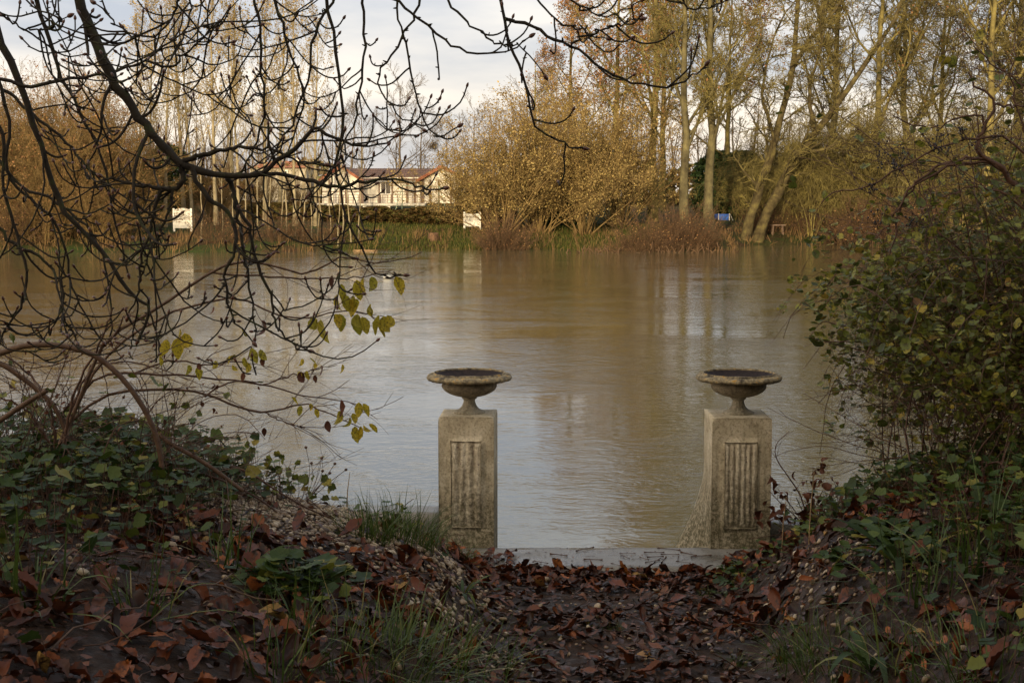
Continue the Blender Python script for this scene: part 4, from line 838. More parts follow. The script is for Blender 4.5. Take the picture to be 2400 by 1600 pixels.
def litter():
    r = np.random.default_rng(100)
    for nm, mat, n, dens, tilt, lift, lab in (('leaf_litter', L_DEAD, 14500, lambda x, y: leafy(x, y)*(1-.85*pathness(x, y)*(y < 7.6))*(1-np.clip(gravelly(x, y)*2.2, 0, .96)), .34, .012, 'wet red-brown fallen chestnut leaves covering both banks'),
                                              ('trodden_leaves', L_MUD, 15000, lambda x, y: (.22+.78*pathness(x, y))*np.clip(.75+.8*nz2(x, y, 4, 51), .15, 1), .26, .008, 'flattened muddy leaves trodden into the sunken path')):
        p = spread(n, -3.6, 4.2, 2.2, 8.9, dens, r); Rm = slope_rots(p, tilt, r); g = Geo(); k = r.integers(0, 6, len(p)); p[:, 2] += lift + r.uniform(0, .02, len(p))
        for i in range(6):
            m = k == i; s_ = r.uniform(.05, .145 if nm[0] == 'l' else .11, m.sum()); stamp(g, CH[i][0]-np.array([0, .5, 0]), CH[i][1], p[m], Rm[m], np.stack([s_*r.uniform(.7, 1.2, m.sum()), s_, s_*(1.2 if nm[0] == 'l' else .9)], 1))
        tag(link(nm, g.mesh(nm, mat)), lab, 'fallen leaves', kind='stuff')
    # small crumbs of leaf and humus
    p = spread(16000, -3.6, 4.2, 2.4, 8.9, None, r); g = Geo(); p[:, 2] += .006; s_ = r.uniform(.008, .035, len(p)); stamp(g, DIAM, DIAF, p, slope_rots(p, .5, r), s_)
    tag(link('leaf_crumbs', g.mesh('leaf_crumbs', L_MUD, False)), 'crumbled leaf fragments and humus scattered over the soil', 'leaf fragments', kind='stuff')
    n = 320; p = np.stack([r.uniform(-.38, 1.58, n), 8.31+.47*r.random(n)**1.7, np.full(n, 1.103)], 1); g = Geo(); stamp(g, DIAM, DIAF, p, rots(n, .25, r), r.uniform(.003, .016, n))
    tag(link('slab_debris', g.mesh('slab_debris', L_MUD, False)), 'small wet crumbs and grit scattered on the concrete slab', 'debris', kind='stuff')
    p = np.stack([r.uniform(-.42, 0.02, 60), r.uniform(8.27, 8.6, 60), 1.11+.03*r.random(60)], 1); p = np.concatenate([p, np.stack([r.uniform(1.28, 1.62, 50), r.uniform(8.27, 8.6, 50), 1.11+.03*r.random(50)], 1)]); g = Geo(); stamp(g, CH[0][0]-np.array([0, .5, 0]), CH[0][1], p, rots(len(p), .35, r), r.uniform(.05, .12, len(p))); tag(link('slab_end_leaves', g.mesh('slab_end_leaves', L_DEAD)), 'dark leaves lying over both ends of the concrete slab', 'fallen leaves', kind='stuff')
    # the row of big leaves piled against the slab
    p = spread(420, -.5, 1.65, 7.8, 8.32, lambda x, y: sm(7.7, 8.25, y), r); g = Geo(); p[:, 2] += r.uniform(.01, .05, len(p)); Rm = slope_rots(p, .55, r)
    stamp(g, CH[2][0]-np.array([0, .5, 0]), CH[2][1], p, Rm, r.uniform(.08, .16, len(p))); tag(link('drifted_leaves', g.mesh('drifted_leaves', L_DEAD)), 'dark red leaves drifted in a line against the concrete slab', 'fallen leaves', kind='stuff')
litter()
def zone(px, py):
    if 1130 <= px < 1700: return 'on the path just below the slab' if py < 1430 else 'low on the muddy path'
    s_ = 'far left' if px < 560 else 'left of the path' if px < 1130 else 'right of the path'
    return s_ + (', near the crest' if py < 1300 else ', midway down' if py < 1460 else ', at the bottom')
def name_by_place(objs, what, cat, group):
    Z = {}
    for o in objs: Z.setdefault(zone(*o['_px']), []).append(o)
    for z, L in Z.items():
        L.sort(key=lambda o: o['_px'][0])
        for i, o in enumerate(L): tag(o, f'{what} {z}' + (f', {ordw(i)} from the left' if len(L) > 1 else ''), cat, group)
    for o in objs: del o['_px']
TOL = []
def big_leaves():
    r = np.random.default_rng(101); me = []
    for i in range(6):
        g = Geo(); stamp(g, CH[i][0]-np.array([0, .5, 0]), CH[i][1], np.zeros((1, 3)), np.eye(3)[None], np.ones(1)); me.append(g.mesh('leaf', [L_DEAD]))
    spots = [(380, 1255), (415, 1400), (500, 1460), (590, 1310), (560, 1345), (420, 1340), (640, 1290), (700, 1250), (330, 1290), (520, 1530), (380, 1520), (250, 1380), (150, 1500), (600, 1480), (680, 1540), (760, 1330), (820, 1270), (905, 1250), (300, 1480), (470, 1240), (870, 1300), (950, 1310), (1030, 1300), (1140, 1380), (1170, 1420), (1230, 1350), (1290, 1560), (1400, 1450), (1330, 1500), (1480, 1560), (1560, 1480), (1640, 1480), (1740, 1470), (1800, 1400), (1830, 1440), (1690, 1500), (1600, 1410), (1450, 1390), (1980, 1420), (2060, 1430), (2150, 1330), (2220, 1200), (2050, 1250), (1960, 1560), (2250, 1480), (2350, 1560), (1520, 1600), (900, 1420), (980, 1390), (1100, 1530), (720, 1450), (40, 1560), (90, 1430), (220, 1590), (1715, 1405), (1870, 1330), (1300, 1380), (1240, 1450), (480, 1600), (640, 1200)]
    for i, (px, py) in enumerate(spots):
        # march the sight line to the ground
        for Y in np.arange(4., 9., .05):
            q = P(px, py, Y)
            if q[2] < near_h(q[0], q[1]): break
        pos = np.array([[q[0], q[1], float(near_h(q[0], q[1]))]]); Rm = slope_rots(pos, .35, r)[0]; from mathutils import Matrix
        o = link('fallen_leaf', me[i % 6], None); s_ = r.uniform(.12, .19)
        o.matrix_world = Matrix.Translation((pos[0, 0], pos[0, 1], pos[0, 2]+.035)) @ Matrix(Rm.tolist()).to_4x4() @ Matrix.Diagonal((s_*.95, s_, s_, 1))
        o['_px'] = (px, py); TOL.append(o)
    name_by_place(TOL, 'large curled chestnut leaf', 'leaf', 'large fallen chestnut leaves')
    q = (1.30, 8.25); o = link('fallen_leaf', me[3]); o.location = (*q, 1.09); o.rotation_euler = (R_(85), R_(8), .1); o.scale = (.10, .12, .12); tag(o, 'pointed orange-brown leaf standing upright at the front edge of the slab', 'leaf')
big_leaves()
def pebbles():
    r = np.random.default_rng(102); ph = (1+5**.5)/2
    # cube-sphere pebble template
    a = np.linspace(-1, 1, 4); V = []; F = []; idx = {}
    bm = bmesh.new(); bmesh.ops.create_cube(bm, size=2); bmesh.ops.subdivide_edges(bm, edges=bm.edges[:], cuts=2, use_grid_fill=True)
    V = np.array([v.co[:] for v in bm.verts]); F = np.array([[v.index for v in f.verts] for f in bm.faces]); bm.free(); V = V/np.linalg.norm(V, axis=1, keepdims=True)
    p = spread(52000, -2.6, 2.6, 4.3, 8.4, lambda x, y: np.clip(gravelly(x, y), .02, 1), r); g = Geo(); n = len(p); s_ = r.gamma(3.0, .0019, n)+.0035
    stamp(g, V, F, p+np.array([0, 0, .010]), slope_rots(p, .5, r), np.stack([s_*r.uniform(.8, 1.5, n), s_, s_*r.uniform(.5, .8, n)], 1))
    tag(link('gravel', g.mesh('gravel', M_PEB)), 'pale wet gravel patch on the crest of the left bank', 'gravel', kind='stuff')
    me = []; TS = []
    for k in range(3):
        W = V*(1+.13*np.sin(V[:, [1]]*3+k)+.1*np.cos(V[:, [0]]*4+k*2))*np.array([1.3, 1, .65]); me.append(mesh_np('stone', W, F, M_PEB))
    for i, (px, py) in enumerate([(400, 1290), (1958, 1475), (1990, 1460), (1930, 1420), (1860, 1430), (720, 1350), (830, 1390), (880, 1340), (2130, 1320), (1085, 1420), (1070, 1490), (1110, 1400), (410, 1270), (600, 1260), (1160, 1550)]):
        for Y in np.arange(4., 9., .05):
            q = P(px, py, Y)
            if q[2] < near_h(q[0], q[1]): break
        o = link('stone', me[i % 3], None, (q[0], q[1], float(near_h(q[0], q[1]))+.012)); s_ = r.uniform(.012, .022); o.scale = (s_, s_, s_); o.rotation_euler[2] = r.uniform(0, 6); o['_px'] = (px, py); TS.append(o)
    name_by_place(TS, 'pale tan loose stone', 'stone', 'larger loose stones')
pebbles()
RL = [round_leaf(16, 5, .25, .06, .12, .45, s_) for s_ in range(3)]; RH = [round_leaf(14, 0, 0, .05, .2, .40, s_+5) for s_ in range(3)]
def ground_cover(name, n, dens, hts, size, label, x0, x1, y0, y1, seed, mat=None, stemh=True):
    r = np.random.default_rng(seed); p = spread(n, x0, x1, y0, y1, dens, r); g = Geo(); gs = Geo(); n = len(p); h = r.uniform(0, 1, n)**1.3*(hts[1]-hts[0])+hts[0]
    top = p + np.stack([r.normal(0, .04, n), r.normal(0, .04, n), h], 1); k = r.integers(0, 3, n); Rm = rots(n, .5, r)
    for i in range(3):
        m = k == i; stamp(g, RL[i][0]-np.array([0, .1, 0]), RL[i][1], top[m], Rm[m], r.uniform(size[0], size[1], m.sum()))
    mid = (p+top)/2 + r.normal(0, .012, (n, 3)); gs.tubes(np.stack([p, mid, top], 1), np.full((n, 3), .0013), 3)
    a, b = np.concatenate(g.V), np.concatenate(gs.V); V = np.concatenate([a, b]); F = np.concatenate([np.concatenate(g.F), np.concatenate(gs.F)+len(a)])
    mi = np.concatenate([np.zeros(sum(len(f) for f in g.F)), np.ones(sum(len(f) for f in gs.F))])
    tag(link(name, mesh_np(name, V, F, [mat or L_GREEN, M_STEMRED], True, mi)), label, 'ground cover', kind='stuff')
ground_cover('ivy_ground_cover', 24000, lambda x, y: np.clip(sm(-.95, -2.1, x)*(.55+.5*nz2(x, y, 2.2, 31)), 0, 1)*(.30+.70*sm(4.6, 6.0, y)), (.02, .26), (.025, .085), 'dark green lobed leaves of the ground cover on the left bank', -3.8, -.7, 3.6, 7.6, 110)
ground_cover('crest_leaves', 900, lambda x, y: sm(-.2, .0, y-edge_y(x)+.18), (.02, .16), (.03, .07), 'small green and yellow leaves along the crest of the left bank', -2.6, -.45, 6.9, 8.6, 111)
ground_cover('nettle_ground_cover', 17000, lambda x, y: np.clip(sm(1.25, 2.0, x)*(.5+.55*nz2(x, y, 2.4, 32)), 0, 1), (.02, .20), (.025, .075), 'dark green leaves of the ground cover on the right bank', 1.1, 4.2, 3.6, 8.6, 112)
ground_cover('trailing_herbs', 520, lambda x, y: sm(7.2, 7.9, y), (.01, .07), (.03, .06), 'low silvery green herbs between the right pedestal and the bush', 1.15, 2.1, 7.1, 8.35, 113)
ground_cover('scattered_herbs', 1500, lambda x, y: np.clip(.9*nz2(x, y, 3.1, 41)-.05, 0, 1)*(1-pathness(x, y)), (.01, .07), (.02, .055), 'scattered small green herbs pushing through the dead leaves', -3.4, 3.4, 3.8, 8.2, 114)
def grassmesh(n, rad, h, seed, lean=.5, wd=.006):
    r = np.random.default_rng(seed); a = r.uniform(0, 6.28, n); q = rad*r.uniform(0, 1, n)**.6; st = np.stack([q*np.cos(a), q*np.sin(a), np.full(n, -.02)], 1)
    th = np.abs(r.normal(0, lean, n)); d = np.stack([np.cos(a)*np.sin(th), np.sin(a)*np.sin(th), np.cos(th)], 1); L = h*r.uniform(.4, 1.1, n)
    Pn = march(st, d, L, 6, .08, -.02, -.07, r); W = np.cross(d, [0, 0, 1.]); W += r.normal(0, .2, W.shape); W /= np.linalg.norm(W, axis=1, keepdims=True)+1e-6
    wv = wd*np.array([.8, 1, .9, .7, .45, .05])*.5; A = Pn-W[:, None]*wv[None, :, None]; B = Pn+W[:, None]*wv[None, :, None]
    V = np.stack([A, B], 2).reshape(-1, 3); i, j = np.meshgrid(np.arange(n), np.arange(5)); b = (i*12+j*2).reshape(-1); return mesh_np('grass', V, np.stack([b, b+1, b+3, b+2], 1), L_GRASS)
def on_ground(px, py):
    for Y in np.arange(3.6, 9.2, .04):
        q = P(px, py, Y)
        if q[2] < near_h(q[0], q[1]): break
    return np.array([q[0], q[1], float(near_h(q[0], q[1]))])
GM = [grassmesh(190, .15, .25, 1, .5, .0045), grassmesh(110, .11, .18, 2, .65, .004), grassmesh(46, .10, .34, 3, .95, .006), grassmesh(330, .26, .15, 4, .75, .003)]
for (px, py, k, s_, lab) in [(860, 1262, 0, 1., 'bright grass tuft at the crest left of the left pedestal, leftmost of three'), (925, 1262, 0, 1.1, 'bright grass tuft at the crest, middle of the three left of the pedestal'), (985, 1280, 0, .9, 'bright grass tuft touching the left face of the left pedestal'),
        (1075, 1305, 1, .8, 'short grass tuft against the front foot of the left pedestal'), (1180, 1335, 2, .8, 'yellowing grass tuft at the left end of the concrete slab'), (520, 1330, 2, 1.1, 'long arching grass blades on the left bank below the gravel'), (60, 1420, 2, 1.2, 'long grass blades at the left edge of the picture'),
        (800, 1540, 3, 1.6, 'dense low grass patch at the bottom left of the path'), (930, 1575, 3, 1.5, 'low grass patch nearest the path at the bottom'), (640, 1590, 2, 1., 'sparse grass blades at the bottom left'), (700, 1480, 2, .8, 'thin grass blades above the bottom grass patch'),
        (1900, 1560, 1, 1.1, 'grass tuft at the bottom right of the path'), (1990, 1545, 3, 1.3, 'fine grass patch right of the path in front of the stones'), (2270, 1350, 2, 1.5, 'long arching grass clump under the right bush'), (2150, 1420, 2, 1.3, 'broad arching grass clump in the ivy on the right'), (2340, 1570, 3, 1.6, 'grass patch in the bottom right corner'),
        (1660, 1400, 1, .45, 'small grass sprig at the right edge of the muddy path'), (1720, 1560, 1, .5, 'small grass sprig near the bottom right of the path'), (330, 1440, 2, .9, 'grass blades among dead leaves on the left'), (2330, 1270, 2, 1.2, 'dry grass blades beneath the right bush near the frame edge'), (1420, 1475, 3, .35, 'tiny green sprig in the middle of the path')]:
    q = on_ground(px, py); o = link('grass_tuft', GM[k], None, q.tolist()); o.scale = (s_, s_, s_); o.rotation_euler[2] = random.uniform(0, 6); tag(o, lab, 'grass')
def rosette(pos, n, rad, leaf, mat, label, name, seed, size, up=.5):
    r = np.random.default_rng(seed); root = empty(name, pos); tag(root, label, 'plant'); g = Geo(); gs = Geo(); a = r.uniform(0, 6.28, n); q = rad*r.uniform(.15, 1, n)
    top = np.stack([q*np.cos(a), q*np.sin(a), (rad*up*(1-.6*(q/rad)**2))*r.uniform(.7, 1.1, n)+.015], 1); k = r.integers(0, len(leaf), n); Rm = rots(n, .35, r, a-math.pi/2)
    for i in range(len(leaf)):
        m = k == i; stamp(g, leaf[i][0], leaf[i][1], top[m], Rm[m], r.uniform(size*.6, size*1.2, m.sum()))
    gs.tubes(np.stack([np.zeros((n, 3)), top*.55+np.array([0, 0, .015]), top], 1), np.full((n, 3), .0018), 4); link('foliage', g.mesh('foliage', mat), root); link('stems', gs.mesh('stems', M_STEMRED), root)
rosette(on_ground(690, 1400), 150, .21, RL, L_GREEN, 'dense dark green lobed-leaf plant in the middle of the left bank', 'avens_plant', 1, .075)
rosette(on_ground(640, 1350), 40, .12, RL, L_GREEN, 'smaller green lobed-leaf plant at the upper left of the dense one', 'avens_plant', 2, .05)
rosette(on_ground(2085, 1300), 90, .2, RH, L_GREEN, 'dark round-leaved plant on the right bank crest below the bush', 'round_leaved_plant', 3, .06)
rosette(on_ground(1990, 1340), 40, .14, RH, L_GREEN, 'silvery round-leaved plant trailing down the right bank', 'round_leaved_plant', 4, .05)
rosette(on_ground(1890, 1500), 14, .07, RH, L_GREEN, 'small clover-like sprig among stones right of the path', 'round_leaved_plant', 5, .035)
STR = [strip_leaf(10, .11, .5, .12, c, 0, .05, 1, 3, i) for i, c in enumerate((.2, .5, .8))]
def strap(pos, n, L, label, seed, w_=1.):
    r = np.random.default_rng(seed); root = empty('plantain_plant', pos); tag(root, label, 'plant'); g = Geo(); a = np.arange(n)*6.283/n+r.normal(0, .2, n); el = r.uniform(.35, 1.0, n)
    for i in range(n):
        c, s_ = math.cos(a[i]), math.sin(a[i]); ce, se = math.cos(el[i]), math.sin(el[i]); Rz = np.array([[c, -s_, 0], [s_, c, 0], [0, 0, 1]]); Rx = np.array([[1, 0, 0], [0, ce, -se], [0, se, ce]])
        T, F = STR[i % 3]; stamp(g, T*np.array([w_, 1, 1]), F, np.zeros((1, 3)), (Rz@Rx)[None], np.array([L*r.uniform(.7, 1.1)]))
    link('leaves', g.mesh('leaves', L_GREEN), root)
strap(on_ground(1085, 1400), 14, .2, 'green plantain rosette with narrow pointed leaves beside the path on the left', 1)
strap(on_ground(2110, 1330), 12, .36, 'big rosette of long strap leaves under the bush on the right bank', 2, 1.2)
strap(on_ground(2040, 1585), 10, .3, 'strap-leaved plant at the bottom edge right of the path', 3)
# leaf stalks on the slab
def stalks():
    g = Geo(); q = resample([(-.5, 0, 0), (0, .02, .0), (.5, -.01, 0)], 7); g.tubes(q[None], np.array([[.055, .028, .022, .02, .02, .024, .05]])*.9, 6); me = g.mesh('stalk', M_STEMRED)
    P_ = [(312+1000, 1312, .10, -.25), (1375, 1296, .13, .45), (1388, 1316, .05, .2), (1395, 1324, .10, -.05), (1450, 1336, .07, -.5), (1478, 1309, .085, .02), (1475, 1318, .07, -.7), (1500, 1322, .05, .1), (1542, 1306, .11, 0), (1545, 1317, .09, .1), (1550, 1325, .09, .7), (1538, 1328, .10, .4), (1565, 1325, .12, .8), (1580, 1311, .10, -.05), (1577, 1298, .13, -.25), (1518, 1321, .07, 1.4), (1600, 1322, .10, .9), (1612, 1330, .08, -.3), (1625, 1310, .11, -.5), (1270, 1330, .09, -.4), (1655, 1315, .12, .2), (1420, 1344, .1, -.1)]
    TK = []
    for i, (px, py, L, a) in enumerate(P_):
        Y = 2.2/((py-459)/3333)*.998; o = link('leaf_stalk', me, None, (WX(px, Y), min(Y, 8.72), 1.1045)); o.scale = (L*1.15, L, L*.9 if i % 3 else L*1.3); o.rotation_euler[2] = a*1.6
        o['_px'] = (px, py); TK.append(o)
    TK.sort(key=lambda o: o['_px'][0])
    for i, o in enumerate(TK): del o['_px']; tag(o, f'thin dark chestnut leaf stalk on the concrete slab, {ordw(i)} from the left', 'leaf stalk', 'leaf stalks on the slab')
stalks()
def ground_twigs():
    r = np.random.default_rng(120)
    for i, (a, b, rr, lab) in enumerate([((490, 1395), (905, 1540), .0035, 'long thin pale twig lying diagonally down into the path'), ((20, 1400), (520, 1345), .003, 'thin reddish bramble runner arching over the leaves on the left bank'), ((120, 1560), (620, 1400), .003, 'long thin runner across the bottom left leaf litter'), ((1700, 1330), (1560, 1420), .004, 'dark wet twig at the right edge of the path'), ((1010, 1450), (1180, 1600), .004, 'bent twig at the foot of the left bank beside the path')]):
        A, B = on_ground(*a), on_ground(*b); q = np.linspace(A, B, 12); q[:, 2] = near_h(q[:, 0], q[:, 1])+.035+.06*np.sin(np.linspace(0, 3.1, 12))*(i in (1, 2)); q[1:-1] += r.normal(0, .012, (10, 3))
        g = Geo(); g.tubes(q[None], np.linspace(rr, rr*.5, 12)[None], 5); tag(link('fallen_twig', g.mesh('fallen_twig', M_STEM)), lab, 'twig')
    g = Geo(); p = spread(420, -3, 3.4, 3.6, 8.5, None, r); p[:, 2] += .02; n = len(p); a = r.uniform(0, 6.28, n); g.tubes(march(p, np.stack([np.cos(a), np.sin(a), r.normal(.1, .15, n)], 1), r.uniform(.06, .3, n), 6, .15, -.02, r=r), np.full((n, 6), .0022), 4)
    tag(link('twig_litter', g.mesh('twig_litter', M_STEMRED)), 'small dark twigs mixed through the leaf litter', 'twigs', kind='stuff')
    for (px, py, h, lab) in [(1702, 1320, .32, 'dry upright straw stem in front of the right pedestal'), (1832, 1285, .33, 'dry upright straw stem right of the right pedestal'), (1895, 1275, .4, 'tall leaning straw stem left of the right bush'), (813, 1190, .22, 'thin bare upright twig on the crest left of the grass tufts')]:
        q = on_ground(px, py+14) if px != 813 else P(813, 1195, 7.9); g = Geo(); g.tubes(np.array([[q, q+[.005, 0, h*.5], q+[.02, 0, h]]]), np.array([[.0035, .003, .0015]]), 5); tag(link('dry_stem', g.mesh('dry_stem', noisy('straw', [(.3, (.22, .15, .08)), (.7, (.34, .25, .14))], 20, .7, 0))), lab, 'stem')
ground_twigs()
# ---- helper for hand-laid stems
def pix(pts, Y, dY=0.):
    return np.array([P(a[0], a[1], Y+(a[2] if len(a) > 2 else 0)+dY*i/max(1, len(pts)-1)) for i, a in enumerate(pts)])
def buds(g, Pn, rad=.0052, L=.019):
    """a fat bud on each tip"""
    e = Pn[:, -1]; d = Pn[:, -1]-Pn[:, -2]; d /= np.linalg.norm(d, axis=1, keepdims=True)+1e-9
    K = np.array([0, .25, .55, .8, 1.])[None, :, None]; g.tubes(e[:, None]+d[:, None]*K*L, np.tile(np.array([.45, 1, .95, .6, .08])*rad, (len(e), 1)), 6)
def knobs(g, Pn, n, r, rad=.0035):
    N, K, _ = Pn.shape; i = r.integers(0, N, n); k = r.integers(1, K-1, n); p = Pn[i, k]; d = r.normal(0, 1, (n, 3)); d[:, 2] = np.abs(d[:, 2])*.4; d /= np.linalg.norm(d, axis=1, keepdims=True)
    g.tubes(np.stack([p, p+d*rad*2.2, p+d*rad*3.6], 1), np.tile(np.array([1., .8, .3])*rad*.8, (n, 1)), 5)
# ================================================================== OVERHANGING CHESTNUT
def chestnut():
    r = np.random.default_rng(200); root = empty('horse_chestnut_tree', (-4.6, 3.2, 1.6)); tag(root, 'bare horse chestnut whose mossy dark limbs hang down over the water at the upper left', 'tree'); off = np.array([-4.6, 3.2, 1.6])
    # trunk and high limbs outside the picture that carry what hangs into it
    gt = Geo(); tp = resample([(0, 0, -.2), (.1, .1, 1.5), (.2, .2, 3.2), (.1, .5, 5.4), (.5, .9, 8.)], 14); gt.tubes(tp[None], np.linspace(.42, .16, 14)[None], 14); link('trunk', gt.mesh('trunk', M_NEARBARK), root)
    carriers = [[(-4.4, 3.4, 4.3), (-3.4, 4.3, 5.4), (-1.8, 5.1, 5.75), (0, 5.6, 5.6), (1.6, 5.9, 5.2)], [(-4.4, 3.4, 3.4), (-3.6, 4.4, 4.3), (-2.7, 5.2, 4.6)], [(-4.4, 3.4, 5.2), (-3.0, 4.8, 6.2), (-.8, 6.4, 6.4), (1.4, 7, 6.1)]]
    for c in carriers:
        g = Geo(); q = resample(c, 16)-off; g.tubes(q[None], np.linspace(.11, .035, 16)[None], 10); link('limb', g.mesh('limb', M_NEARBARK), root)
    # (points in the picture, start half-width px, end half-width px, depth, level)
    B = [
     ([(140, -420), (165, -150), (185, 0), (215, 75), (255, 165), (300, 245), (345, 300), (385, 345), (425, 385)], 19, 12, 5.0, 'main'),
     ([(425, 385), (480, 403), (540, 410), (600, 410), (640, 390), (680, 358), (722, 318), (745, 302), (790, 320), (835, 342), (880, 343), (925, 322)], 11, 2.4, 5.0, 'main'),
     ([(425, 385), (428, 420), (405, 443), (345, 436), (290, 427), (240, 415)], 10, 2.5, 5.0, 'main'),
     ([(430, 378), (470, 365), (520, 352), (570, 347), (640, 352), (700, 378), (760, 385)], 8, 2, 5.0, 'sub'),
     ([(600, 408), (680, 412), (740, 425), (790, 436), (850, 425), (905, 420), (960, 428), (1000, 443), (1040, 442)], 7, 2.2, 5.0, 'sub'),
     ([(450, 395), (470, 440), (505, 480), (548, 512), (552, 570), (532, 640), (532, 700), (552, 752), (592, 800)], 8, 2.2, 4.9, 'sub'),
     ([(530, 408), (545, 450), (560, 510), (572, 600), (590, 690), (598, 790)], 8, 2, 5.1, 'sub'),
     ([(545, 455), (575, 520), (600, 600), (635, 700), (648, 760), (690, 810), (722, 822)], 6, 2, 5.2, 'sub'),
     ([(400, 440), (370, 455), (362, 500), (348, 550), (330, 610), (325, 680), (300, 740)], 7, 2.2, 5.0, 'sub'),
     ([(405, 443), (395, 500), (370, 560), (345, 600), (330, 650)], 5, 2, 5.0, 'sub'),
     ([(-60, -150), (-20, 20), (0, 90), (30, 150), (60, 230), (85, 310), (110, 380), (130, 450), (160, 500), (200, 545), (240, 590), (275, 640), (310, 690), (345, 715), (350, 745), (325, 795)], 13, 4, 5.3, 'main'),
     ([(50, -300), (75, -60), (85, 0), (102, 55), (122, 115), (142, 175), (165, 215), (192, 275), (228, 340), (250, 410), (268, 500), (290, 580), (300, 640)], 8, 2.4, 5.5, 'main'),
     ([(-120, 160), (0, 186), (60, 198), (115, 195), (170, 184), (235, 178), (290, 164), (340, 141), (385, 108), (425, 80), (475, 65), (500, 62)], 6, 2, 5.2, 'sub'),
     ([(340, 141), (400, 158), (445, 115), (495, 68), (510, 60)], 4, 2, 5.2, 'sub'),
     ([(-100, 180), (0, 207), (45, 240), (100, 290), (160, 335), (200, 390), (260, 440), (330, 490)], 6, 2.4, 5.6, 'sub'),
     ([(-40, 60), (0, 200), (20, 300), (15, 380), (40, 440), (90, 480), (150, 560), (165, 660), (190, 720), (240, 800)], 6, 2.4, 5.4, 'main'),
     ([(-30, 240), (10, 330), (5, 420), (30, 520), (60, 620), (55, 700), (20, 760), (0, 800)], 6, 3, 5.1, 'sub'),
     ([(595, -260), (600, -60), (597, 0), (612, 60), (610, 130), (616, 200), (622, 260), (600, 330), (585, 370), (560, 410)], 6, 2.4, 5.3, 'main'),
     ([(620, -260), (635, -60), (643, 0), (662, 60), (678, 120), (700, 175), (712, 240), (690, 310), (665, 380)], 6, 2.2, 5.6, 'main'),
     ([(790, -260), (785, -60), (778, 0), (745, 60), (731, 110), (728, 180), (700, 250), (680, 300), (640, 360), (600, 420), (560, 480)], 6, 2, 5.2, 'main'),
     ([(740, -220), (760, -40), (775, 60), (795, 160), (803, 250), (798, 330), (785, 400), (798, 460), (815, 520), (850, 590), (885, 640), (915, 650), (945, 645)], 6, 2.2, 5.0, 'main'),
     ([(840, -220), (850, -40), (853, 40), (856, 110), (845, 190), (838, 260), (810, 330), (780, 400), (730, 450)], 5, 2, 5.8, 'main'),
     ([(985, -220), (984, -30), (975, 30), (958, 60), (935, 95), (905, 140), (890, 175), (895, 220), (925, 255), (955, 285), (990, 303)], 4.5, 1.8, 5.4, 'main'),
     ([(925, -200), (928, -30), (938, 50), (952, 110), (968, 190), (982, 260), (1005, 300), (1030, 318), (1072, 298)], 4, 2, 5.1, 'main'),
     ([(880, -200), (905, -40), (940, 10), (985, 45), (1040, 90), (1090, 118), (1150, 128), (1200, 115), (1240, 88)], 5, 2.2, 4.8, 'main'),
     ([(1000, -240), (1035, -40), (1080, 40), (1130, 75), (1155, 100), (1190, 108), (1225, 112), (1275, 175)], 4.5, 2, 4.9, 'sub'),
     ([(1150, -240), (1165, -40), (1172, 0), (1185, 60), (1200, 110), (1222, 165), (1240, 240), (1255, 290), (1290, 322), (1322, 335), (1345, 350), (1365, 348)], 6, 2, 4.8, 'main'),
     ([(1182, 45), (1215, 52), (1260, 68), (1300, 92), (1338, 105), (1380, 140), (1430, 175), (1480, 192), (1540, 207), (1590, 195), (1630, 170), (1652, 155)], 5.5, 2.4, 4.8, 'main'),
     ([(1338, 103), (1375, 85), (1415, 72), (1450, 58), (1500, 45)], 4, 2, 4.8, 'sub'),
     ([(1320, -200), (1330, -30), (1350, 12), (1370, 26), (1410, 38), (1450, 30), (1500, 3)], 4, 2, 4.7, 'sub'),
     ([(1240, -200), (1250, -30), (1285, 30), (1340, 68), (1372, 70), (1382, 85), (1420, 90)], 3.5, 1.8, 5.2, 'sub'),
     ([(1580, -200), (1590, -30), (1602, 10), (1620, 22), (1660, 20), (1700, 2)], 4, 2, 5., 'sub'),
     ([(420, -200), (440, -30), (445, 40), (420, 100), (385, 145), (330, 170)], 4, 1.8, 5.5, 'sub'),
     ([(310, -200), (395, -30), (420, 0), (405, 40), (370, 82), (300, 80), (270, 50), (225, 10)], 4.5, 2.2, 4.6, 'sub'),
     ([(-80, 20), (0, 38), (50, 65), (110, 70), (158, 40)], 3.5, 2, 4.7, 'sub'),
     ([(-60, 480), (20, 560), (90, 600), (140, 660), (150, 740), (180, 800)], 6, 2.5, 5.2, 'sub'),
     ([(-60, 300), (30, 420), (120, 470), (210, 540), (250, 640), (262, 740), (260, 800)], 5, 2.5, 5.9, 'sub'),
    ]
    K = 26; PS, RS = [], []
    for pts, w0, w1, Y, kind in B:
        q = pix(pts, Y)
        if pts[0][1] < -120:      # carry it up to the nearest high limb
            c = np.concatenate([resample(c_, 40) for c_ in carriers]); j = np.argmin(np.linalg.norm((c-q[0])*np.array([1, .6, .4]), axis=1)); q = np.vstack([c[j][None], q])
        q = resample(q, K)-off; rr = np.linspace(w0, w1, K)*Y/3333*.78; q[2:-1] += r.normal(0, .004, (K-3, 3)); PS.append(q); RS.append(rr*(1+.07*r.normal(0, 1, K)))
    PS = np.array(PS); RS = np.array(RS)
    for i, (b, _) in enumerate(zip(B, PS)):
        if b[4] == 'main':
            g = Geo(); g.tubes(PS[i:i+1], RS[i:i+1], 9); link('bough', g.mesh('bough', M_NEARBARK), root)
    g = Geo(); m = [i for i, b in enumerate(B) if b[4] == 'sub']; g.tubes(PS[m], RS[m], 8)
    # more hanging shoots grown from the boughs, tips turned up
    left = np.array([i for i, b in enumerate(B) if b[0][-1][0] < 960])
    right = np.array([i for i in range(len(B)) if i not in left])
